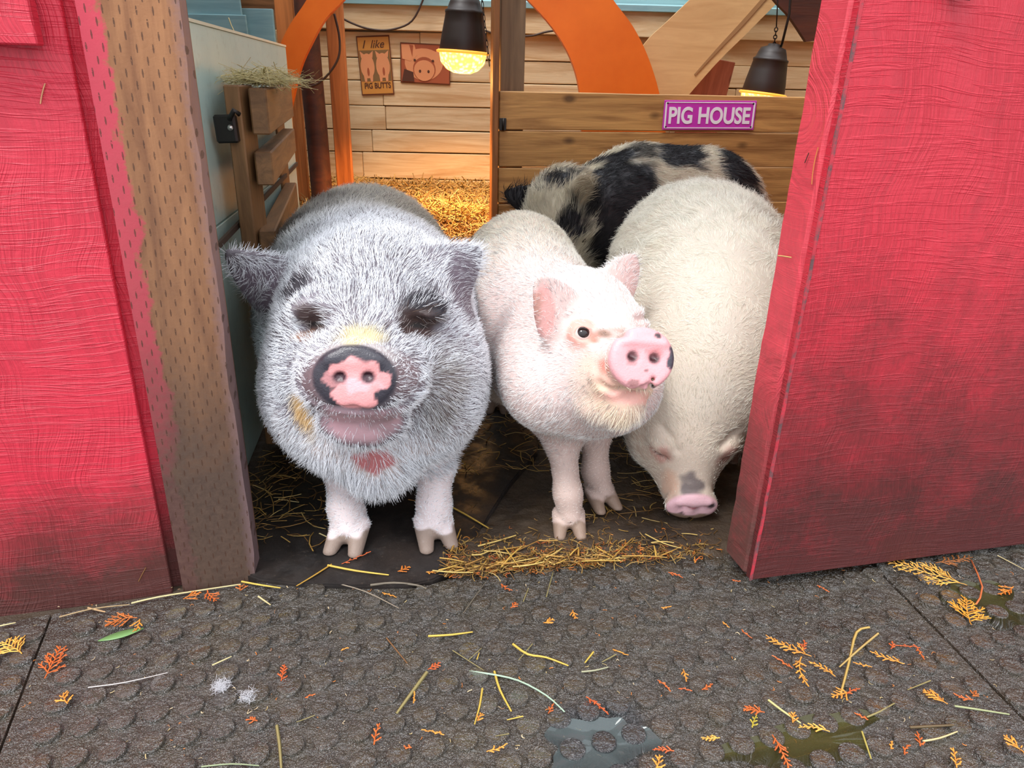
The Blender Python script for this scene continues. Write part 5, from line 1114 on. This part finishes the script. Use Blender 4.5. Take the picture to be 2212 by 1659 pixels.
for args in [(28, 1400, 66, 150, 12, 1, 1.1, 'golden feathery cedar sprig at the far left below the siding', 'sprig', YEL), (116, 1432, 84, 62, 12, 2, .8, 'rusty orange upright cedar sprig leaning beside the left mat seam'),
             (262, 1340, 56, 195, 10, 3, 1.1), (300, 1352, 34, 250, 5, 5), (415, 1288, 34, 20, 6, 8), (455, 1290, 46, 310, 7, 6), (519, 1272, 22, 90, 4, 7, 1.3), (612, 1455, 44, 78, 8, 2, .6, None, 'sprig', RED_), (140, 1512, 40, 110, 5, 9),
             (2005, 1240, 150, 165, 18, 1, .62, 'long golden cedar sprig half under the foot of the open door', 'sprig', YEL), (2088, 1322, 84, 100, 16, 4, .9, 'bushy orange cedar sprig at the end of a curled twig', 'sprig', lin(240, 164, 60)), (2060, 1212, 90, 10, 12, 12, .5, 'shaded brown cedar sprig in the gap under the door', 'sprig', lin(150, 90, 44)),
             (1700, 1400, 90, 155, 12, 5, .5, 'three armed orange cedar sprig lying below the door corner'), (1728, 1452, 76, 285, 10, 13, .45), (1736, 1398, 34, 70, 6, 6, .6, None, 'sprig', RED_), (1690, 1432, 44, 150, 5, 14, .4), (1777, 1445, 54, 150, 8, 17, .5),
             (1815, 1502, 50, 200, 8, 21, .8), (1840, 1494, 34, 20, 4, 22, .5, None, 'sprig', RED_), (2020, 1508, 46, 150, 9, 25, .9), (2080, 1510, 34, 165, 5, 26, .6), (2106, 1502, 26, 60, 4, 27), (2175, 1280, 44, 200, 8, 28, .8), (1915, 1424, 62, 160, 8, 29, .5), (1928, 1396, 22, 80, 4, 30, .8, None, 'sprig', RED_), (1960, 1398, 44, 170, 4, 33, .3, None, 'sprig', RED_), (1988, 1414, 36, 300, 5, 34, .4), (1862, 1438, 34, 165, 4, 37, .4),
             (1757, 1573, 58, 172, 9, 38, .5, None, 'sprig', YEL), (1712, 1552, 26, 80, 4, 41), (1628, 1537, 40, 170, 8, 42, .9), (1628, 1560, 34, 70, 5, 45, .6, None, 'sprig', lin(190, 170, 60)), (1690, 1630, 90, 295, 12, 46, .4), (2190, 1610, 44, 140, 7, 49), (1985, 1600, 40, 100, 5, 50, .6), (2062, 1640, 50, 100, 6, 53, .6), (1535, 1598, 36, 176, 8, 54, .6, None, 'sprig', YEL),
             (1432, 1622, 42, 178, 8, 57, .5, None, 'sprig', RED_), (1292, 1526, 62, 318, 8, 58, .3, None, 'sprig', RED_), (1480, 1462, 32, 285, 5, 61, .5), (1436, 1482, 34, 320, 4, 62, .3), (1480, 1491, 26, 350, 3, 65, .3, None, 'sprig', RED_), (1528, 1487, 30, 30, 4, 66, .5), (1422, 1650, 36, 75, 5, 69), (1190, 1533, 26, 60, 4, 70, .6), (1035, 1552, 24, 60, 4, 73), (938, 1442, 30, 30, 6, 74, .8, None, 'sprig', RED_), (895, 1508, 28, 85, 3, 77, .3), (812, 1588, 50, 75, 6, 78, .5), (935, 1583, 46, 172, 5, 81, .3), (545, 1557, 24, 175, 4, 82), (1075, 1620, 44, 20, 6, 85, .4), (880, 1618, 16, 170, 3, 86),
             (842, 1287, 34, 340, 4, 89, .3), (1092, 1272, 32, 325, 5, 90, .5), (1185, 1345, 26, 30, 5, 93), (1110, 1310, 20, 45, 4, 94), (1240, 1330, 24, 290, 5, 97), (1460, 1243, 30, 340, 5, 98, .5), (1500, 1212, 18, 95, 3, 101, .3), (1590, 1257, 16, 350, 3, 102, .3), (1568, 1352, 18, 320, 3, 105, .3), (1612, 1372, 26, 325, 3, 106, .3), (1340, 1412, 34, 335, 3, 109, .2), (1778, 1274, 26, 330, 3, 110, .4), (1440, 1315, 22, 10, 3, 113, .3), (670, 1505, 20, 20, 3, 114, .4), (745, 1404, 16, 20, 3, 117, .4), (1860, 1550, 26, 150, 4, 118, .4), (1925, 1612, 26, 80, 4, 121, .4), (1955, 1620, 36, 60, 4, 122, .4)]:
    place_sprig(*args)
flush('sprig', 'orange cedar sprig', 'sprig', 'cedar sprigs on the mats')
tag(tube('cedar_twig', [G(2098, 1210, .012), G(2112, 1240, ZT + .004), G(2122, 1268, ZT + .006), G(2117, 1292, ZT + .003), G(2108, 1306, ZT + .002)], .0016, plain('twig_bark', (196, 104, 56), .6), seg=5), 'thin curled reddish twig above the bushy cedar sprig', 'twig')
def stalk(pts, wpx, colr, label=None, kind='stalk', z=ZT, name='straw_stalk', r=RNG):
    P = [np.array(G(x, y, z + (.0015 if i % 2 else .0))) for i, (x, y) in enumerate(pts)]; zc = (P[0] - CAM) @ FW; w_ = wpx * zc / FPX
    out = []
    for i in range(len(P) - 1):
        q0 = P[max(i - 1, 0)]; q1 = P[i]; q2 = P[i + 1]; q3 = P[min(i + 2, len(P) - 1)]
        for k in range(3): t_ = k / 3; out.append(.5 * ((2 * q1) + (-q0 + q2) * t_ + (2 * q0 - 5 * q1 + 4 * q2 - q3) * t_ ** 2 + (-q0 + 3 * q1 - 3 * q2 + q3) * t_ ** 3))
    out.append(P[-1]); V = []; F = []; n = len(out)
    for i, p in enumerate(out):
        tt = out[min(i + 1, n - 1)] - out[max(i - 1, 0)]; sd_ = nrm(np.cross(tt, [0, 0, 1])); ww = w_ * .5 * (1 - .35 * (i / (n - 1)) ** 2)
        V += [p - sd_ * ww, p + np.array([0, 0, ww * .7]), p + sd_ * ww]
    for i in range(n - 1): F += [[3 * i, 3 * i + 1, 3 * i + 4, 3 * i + 3], [3 * i + 1, 3 * i + 2, 3 * i + 5, 3 * i + 4], [3 * i + 2, 3 * i, 3 * i + 3, 3 * i + 5]]
    o = fast_mesh(name, np.array(V), np.array(F), STRAW, None, np.tile(np.array(lin(*colr)), (len(V), 1)))
    mx = np.mean([p[0] for p in pts]); my = np.mean([p[1] for p in pts])
    if label: tag(o, label, 'stalk', 'stalks on the mats')
    else: pend(o, kind, mx, my)
YS, PS, OS, GS = (226, 190, 84), (222, 204, 150), (150, 140, 92), (110, 104, 92)
for pts, w_, c_, *lb in [([(925, 1374), (975, 1371), (1021, 1365)], 7, YS, 'short thick yellow stalk in front of the chest of the grey pig'), ([(1108, 1391), (1140, 1413), (1180, 1420), (1228, 1438)], 7, YS, 'forked yellow stalk above the mint coloured blade'), ([(1068, 1450), (1080, 1490), (1105, 1537)], 6, YS), ([(1042, 1487), (1036, 1525), (1025, 1565)], 5, YS),
                     ([(922, 1452), (890, 1495), (856, 1542)], 10, OS, 'wide olive blade of grass beside a red cedar tip'), ([(598, 1567), (604, 1610), (608, 1665)], 8, OS), ([(1282, 1408), (1263, 1432)], 5, YS), ([(1256, 1451), (1285, 1448), (1314, 1441)], 6, (168, 170, 140)), ([(1330, 1414), (1300, 1430)], 4, OS),
                     ([(1897, 1368), (1855, 1403), (1813, 1441)], 6, (196, 168, 104), 'straight tan stalk crossing a bent one below the door'), ([(1878, 1355), (1850, 1366), (1834, 1430), (1815, 1503)], 7, (204, 172, 96), 'bent tan stalk crossing a straight one below the door'), ([(1660, 1512), (1690, 1535), (1730, 1562)], 7, (214, 208, 140), 'pale green pointed blade near the greenish puddle'),
                     ([(2062, 1525), (2110, 1532), (2180, 1543)], 7, (166, 176, 130)), ([(1993, 1601), (2030, 1594), (2068, 1580)], 6, PS), ([(1872, 1549), (1900, 1537), (1932, 1519)], 6, OS), ([(1862, 1580), (1872, 1610), (1882, 1640)], 5, (190, 176, 90)), ([(1150, 1391), (1120, 1426)], 3, OS), ([(1013, 1425), (1040, 1400)], 3, OS), ([(1030, 1425), (1035, 1410)], 3, YS),
                     ([(284, 1303), (340, 1290), (420, 1277), (520, 1262)], 6, PS, 'long pale stalk lying along the foot of the siding and post'), ([(522, 1256), (560, 1263), (606, 1270)], 6, YS, 'bright yellow stalk poking out at the post foot'), ([(128, 1333), (200, 1315), (280, 1306)], 5, (176, 150, 110)), ([(0, 1352), (34, 1345)], 5, PS), ([(190, 1313), (228, 1322)], 6, (196, 160, 118)), ([(190, 1485), (270, 1474), (362, 1453)], 4, (214, 208, 206)), ([(458, 1437), (500, 1418)], 5, PS), ([(558, 1288), (585, 1307)], 5, PS),
                     ([(728, 1260), (790, 1278), (862, 1314)], 4, (150, 138, 122)), ([(800, 1264), (850, 1259), (900, 1264), (922, 1272)], 9, GS, 'curved grey stick at the front edge of the smooth black mat'), ([(1000, 1325), (1050, 1256)], 3, GS), ([(835, 1378), (880, 1433)], 4, (130, 92, 60)), ([(978, 1405), (1045, 1448)], 3, OS), ([(1390, 1290), (1430, 1345)], 3, GS), ([(1130, 1300), (1142, 1270)], 3, OS), ([(1180, 1290), (1195, 1235)], 3, OS), ([(2155, 1200), (2212, 1230)], 3, PS), ([(2010, 1470), (1960, 1490)], 4, OS), ([(1965, 1571), (2060, 1566)], 9, (98, 84, 60)), ([(1100, 1585), (1070, 1590)], 3, OS), ([(680, 1545), (640, 1560)], 3, OS), ([(1130, 1547), (1095, 1555)], 4, YS), ([(435, 1656), (500, 1650), (560, 1654)], 5, (150, 168, 130))]:
    stalk(pts, w_, c_, *(lb or [None]))
stalk([(1013, 1450), (1060, 1456), (1120, 1470), (1180, 1502), (1220, 1538)], 6, (176, 206, 180), 'long curved mint green grass blade on the wet mat', name='grass_blade')
BM = .0135
for pts, w_, c_, lb in [([(708, 1221), (770, 1233), (840, 1242)], 7, YS, 'yellow jointed stalk on the black mat before the hooves of the grey pig'), ([(716, 1219), (680, 1242), (640, 1266)], 5, (196, 150, 60), 'ochre stalk slanting to the edge of the black mat'), ([(943, 1078), (1000, 1108), (1056, 1141)], 6, (208, 170, 80), 'golden stalk sloping down right of the grey pig hooves'), ([(882, 1079), (902, 1083)], 3, (180, 130, 70), 'tiny stalk by the right front leg of the grey pig'), ([(690, 1152), (718, 1165)], 4, PS, 'short pale stalk beside the left hoof of the grey pig'), ([(602, 1078), (646, 1085)], 4, PS, 'short pale stalk in the shade left of the grey pig')]:
    stalk(pts, w_, c_, lb, z=BM)
place_sprig(770, 1207, 62, 20, 6, 131, .25, 'reddish cedar twig between the stalk and hooves on the black mat', colr=RED_, z=BM); place_sprig(872, 1232, 30, 30, 5, 132, .8, 'small orange cedar tip on the rounded corner of the black mat', z=BM); place_sprig(932, 1238, 20, 350, 4, 133, .8, 'tiny orange cedar tip near the edge of the black mat', z=BM)
# threshold litter: countable larger stalks, then the fine rest
r = np.random.default_rng(12)
def band(n, spread=1.0):
    u_ = r.beta(1.1, 1.7, n); x = 962 + u_ * 600; y = 1246 - u_ * 46 - np.abs(r.normal(0, 30, n)) * spread * (1.15 - .5 * u_) - 2 + r.normal(0, 5, n); return x, y
x_, y_ = band(52)
for i in range(52):
    an = r.normal(.3, .5) if r.random() < .75 else r.uniform(0, 3.1); l_ = r.uniform(34, 100); dx, dy = math.cos(an) * l_ / 2, -math.sin(an) * l_ / 2 * .55
    x0_, y0_ = x_[i], min(y_[i], 1236 - (x_[i] - 985) * .075 - abs(dy)); stalk([(x0_ - dx, y0_ - dy), (x0_, y0_ + r.normal(0, 2)), (x0_ + dx, y0_ + dy)], r.uniform(3.2, 6), [(214, 172, 84), (196, 150, 72), (168, 122, 58), (222, 190, 110)][i % 4], None, 'thr', z=.014 + r.uniform(0, .008))
TZ = [('by the black mat corner', 0, 1060), ('below the small white pig', 1060, 1160), ('under the hooves of the small pig', 1160, 1260), ('between small and large pig', 1260, 1380), ('before the large pig snout', 1380, 1700)]
for zn, a_0, a_1 in TZ:
    S = sorted([q for q in PENDING['thr'] if a_0 <= q[0] < a_1], key=lambda q: q[0])
    for i, (_, _, o) in enumerate(S): tag(o, f'threshold straw {zn}, {ORD[i]} from the left there', 'stalk', 'straw stalks across the threshold')
n = 1100; x_, y_ = band(n, 1.25); P = np.array([G(a, b, .008 + r.uniform(0, .012)) for a, b in zip(x_, y_)])
V, F, Cc = strands(P, dirs(n, .22), r.uniform(.008, .035, n), r.uniform(.0012, .0026, n), straw_cols(n, (.15, .2, .05, .3, .3)) * .85, .2)
V[:, 2] = np.maximum(V[:, 2], .002)
lit = fast_mesh('straw_litter', V, F, STRAW, None, Cc); tag(lit, 'fine chopped straw trodden into the dirt of the stall threshold', 'straw', kind='stuff')
# cedar crumbs in the threshold litter
n = 420; x_, y_ = band(n, 1.0); P = np.array([G(a, b, .013) for a, b in zip(x_, y_)]); V, F, Cc = strands(P, dirs(n, .2), r.uniform(.006, .016, n), r.uniform(.0015, .003, n), np.array(CC)[r.integers(0, 4, n)] * r.uniform(.6, 1, (n, 1)), .3)
fast_mesh('cedar_crumbs', V, F, CEDAR, lit, Cc)
# scattered crumbs on the mats
n = 700; P = np.stack([r.uniform(-1.0, 1.3, n), r.uniform(.62, 1.2, n), np.zeros(n)], 1); P[:, 2] = TOPZ + .002; V, F, Cc = strands(P, dirs(n, .2), r.uniform(.002, .008, n), r.uniform(.0008, .002, n), np.array([lin(214, 130, 60), lin(190, 168, 120), lin(150, 110, 80), lin(226, 200, 160)])[r.integers(0, 4, n)], .3)
tag(fast_mesh('plant_crumbs', V, F, CEDAR, None, Cc), 'tiny crumbs of straw and cedar scattered over the wet mats', 'litter', kind='stuff')
# dull straw on the stall floor
n = 900; P = np.concatenate([np.stack([r.uniform(-.60, -.36, 420), r.uniform(1.2, 2.25, 420), r.uniform(.013, .02, 420)], 1), np.stack([r.uniform(-.12, .12, 180), r.uniform(1.5, 2.25, 180), r.uniform(.013, .02, 180)], 1), np.stack([r.uniform(.1, .42, 300), r.uniform(1.25, 2.0, 300), r.uniform(.004, .012, 300)], 1)])
V, F, Cc = strands(P, dirs(n, .08), r.uniform(.02, .09, n), r.uniform(.0014, .0030, n), straw_cols(n, (.15, .25, .1, .3, .2)), .15)
tag(fast_mesh('floor_straw', V, F, STRAW, None, Cc), 'loose dull straw strewn over the stall floor around the pigs', 'straw', kind='stuff')
flush('stalk', 'dry stalk', 'stalk', 'stalks on the mats')
# green leaf, white down
t = NT('green_leaf'); LEAF = t.fin(lin(110, 150, 90), .4); g = G(262, 1372, ZT)
V = []; F = []
for i in range(9):
    u_ = i / 8; w_ = .0085 * math.sin(math.pi * min(max(u_, .02), .98)) ** .8; x = (u_ - .5) * .066
    V += [(x, -w_, .0012), (x, 0, .0002), (x, w_, .0012)]
for i in range(8): F += [(3 * i, 3 * i + 1, 3 * i + 4, 3 * i + 3), (3 * i + 1, 3 * i + 2, 3 * i + 5, 3 * i + 4)]
lf = mesh_obj('leaf', V, F, LEAF, None, Matrix.Translation(Vector(g)) @ Matrix.Rotation(.5, 4, 'Z'), True); md = lf.modifiers.new('thickness', 'SOLIDIFY'); md.thickness = .0006
tag(lf, 'small narrow green leaf on a stud below the siding', 'leaf')
for px, py, lab in ((478, 1482, 'tuft of white down stuck on a stud'), (536, 1502, 'smaller wisp of white down right of the larger tuft')):
    n = 160 if px < 500 else 80; g = G(px, py, ZT + .003); V, F, Cc = strands(g + r.normal(0, .005, (n, 3)) * [1, 1, .5], dirs(n, .4), r.uniform(.006, .02, n), np.full(n, .0004), np.tile(lin(225, 225, 230), (n, 1)), .3)
    tag(fast_mesh('down_tuft', V, F, CEDAR, None, Cc), lab, 'feather', 'white down on the mat')
# puddles
t = NT('puddle_water'); tr = t.n('ShaderNodeBsdfTransparent'); gl = t.n('ShaderNodeBsdfGlossy'); fr = t.n('ShaderNodeFresnel'); mx = t.n('ShaderNodeMixShader'); at2 = t.n('ShaderNodeAttribute', attribute_name='tint')
fr.inputs['IOR'].default_value = 1.4; gl.inputs['Roughness'].default_value = .03; tr.inputs['Color'].default_value = (.8, .82, .8, 1); df = t.n('ShaderNodeBsdfDiffuse'); t.set(df.inputs['Color'], at2.outputs['Color']); m0 = t.n('ShaderNodeMixShader'); m0.inputs[0].default_value = .55; t.t.links.new(tr.outputs[0], m0.inputs[1]); t.t.links.new(df.outputs[0], m0.inputs[2])
t.set(mx.inputs[0], fr.outputs[0]); t.t.links.new(m0.outputs[0], mx.inputs[1]); t.t.links.new(gl.outputs[0], mx.inputs[2]); t.t.links.new(mx.outputs[0], t.out.inputs['Surface']); WATER = t.m
def puddle(px, py, rx, ry, rot, tint, label, z=TOPZ + .0030):
    g = G(px, py, z); sc_ = ((g - CAM) @ FW) / FPX; n = 60; V = [(0, 0, 0)]
    for i in range(n):
        a = 6.2832 * i / n; k = 1 + .16 * math.sin(3 * a + px) + .10 * math.sin(5 * a + 1.3 * py) + .05 * math.sin(11 * a); x, y = math.cos(a) * rx * sc_ * k, math.sin(a) * ry * sc_ * 1.4 * k; V.append((x * math.cos(rot) - y * math.sin(rot), x * math.sin(rot) + y * math.cos(rot), 0))
    V2 = V + [(x * .99, y * .99, -.003) for x, y, _ in V]; m_ = n + 1; F = [(0, i, i % n + 1) for i in range(1, n + 1)] + [(i, i % n + 1 , i % n + 1 + m_, i + m_) for i in range(1, n + 1)]
    tag(mesh_obj('puddle', V2, F, WATER, None, Matrix.Translation(Vector(g)), True, np.tile(tint, (len(V2), 1))), label, 'puddle', 'puddles on the mats')
puddle(1290, 1612, 118, 58, .35, lin(96, 106, 106), 'clear dark puddle round bare black studs at the near edge')
puddle(1740, 1600, 190, 42, .3, lin(84, 80, 42), 'murky greenish puddle on the near mat below the door')
puddle(2130, 1300, 80, 55, .3, lin(78, 76, 42), 'murky green puddle beyond the right mat seam near the door')
# straw bits clinging to the door edge
for (a, b, lb, cc) in (((1772, 318), (1758, 398), 'orange straw stuck upright on the door edge', (226, 140, 70)), ((1753, 330), (1744, 352), 'tiny dark splinter on the door edge above the white pig', (60, 40, 36)), ((1686, 552), (1715, 556), 'pale straw fleck on the door edge beside the large pig', (230, 190, 120)), ((88, 224), (98, 180), 'pale straw fleck stuck to the red siding', (226, 160, 120)), ((316, 1224), (300, 1254), 'dark straw fleck low on the red siding', (120, 80, 50))):
    if a[0] > 1000: W_ = Md @ Matrix.Translation((.0, 0, -.045)); p0_ = Vector(W_.translation); n_ = -Vector(dE); off_ = .0045
    else: p0_ = Vector(P_strip); n_ = -Vector(E2); off_ = .0025
    if a[0] > 1000: p0_ = Md @ Vector((-.003, .8, -.05)); n_ = (Md.to_3x3() @ Vector((-1, 0, 0))).normalized()
    pa, pb = hit(*a, p0_, n_), hit(*b, p0_, n_); nn_ = np.array(n_)
    V, F, Cc = strands(np.array([(pa + pb) / 2 + nn_ * off_]), np.array([pb - pa]), np.array([np.linalg.norm(pb - pa)]), np.array([.0022]), np.array([lin(*cc)]), .03, seg=4, N=nn_[None])
    tag(fast_mesh('straw_fleck', V, F, STRAW, None, Cc), lb, 'stalk', 'straw flecks stuck on the paint')
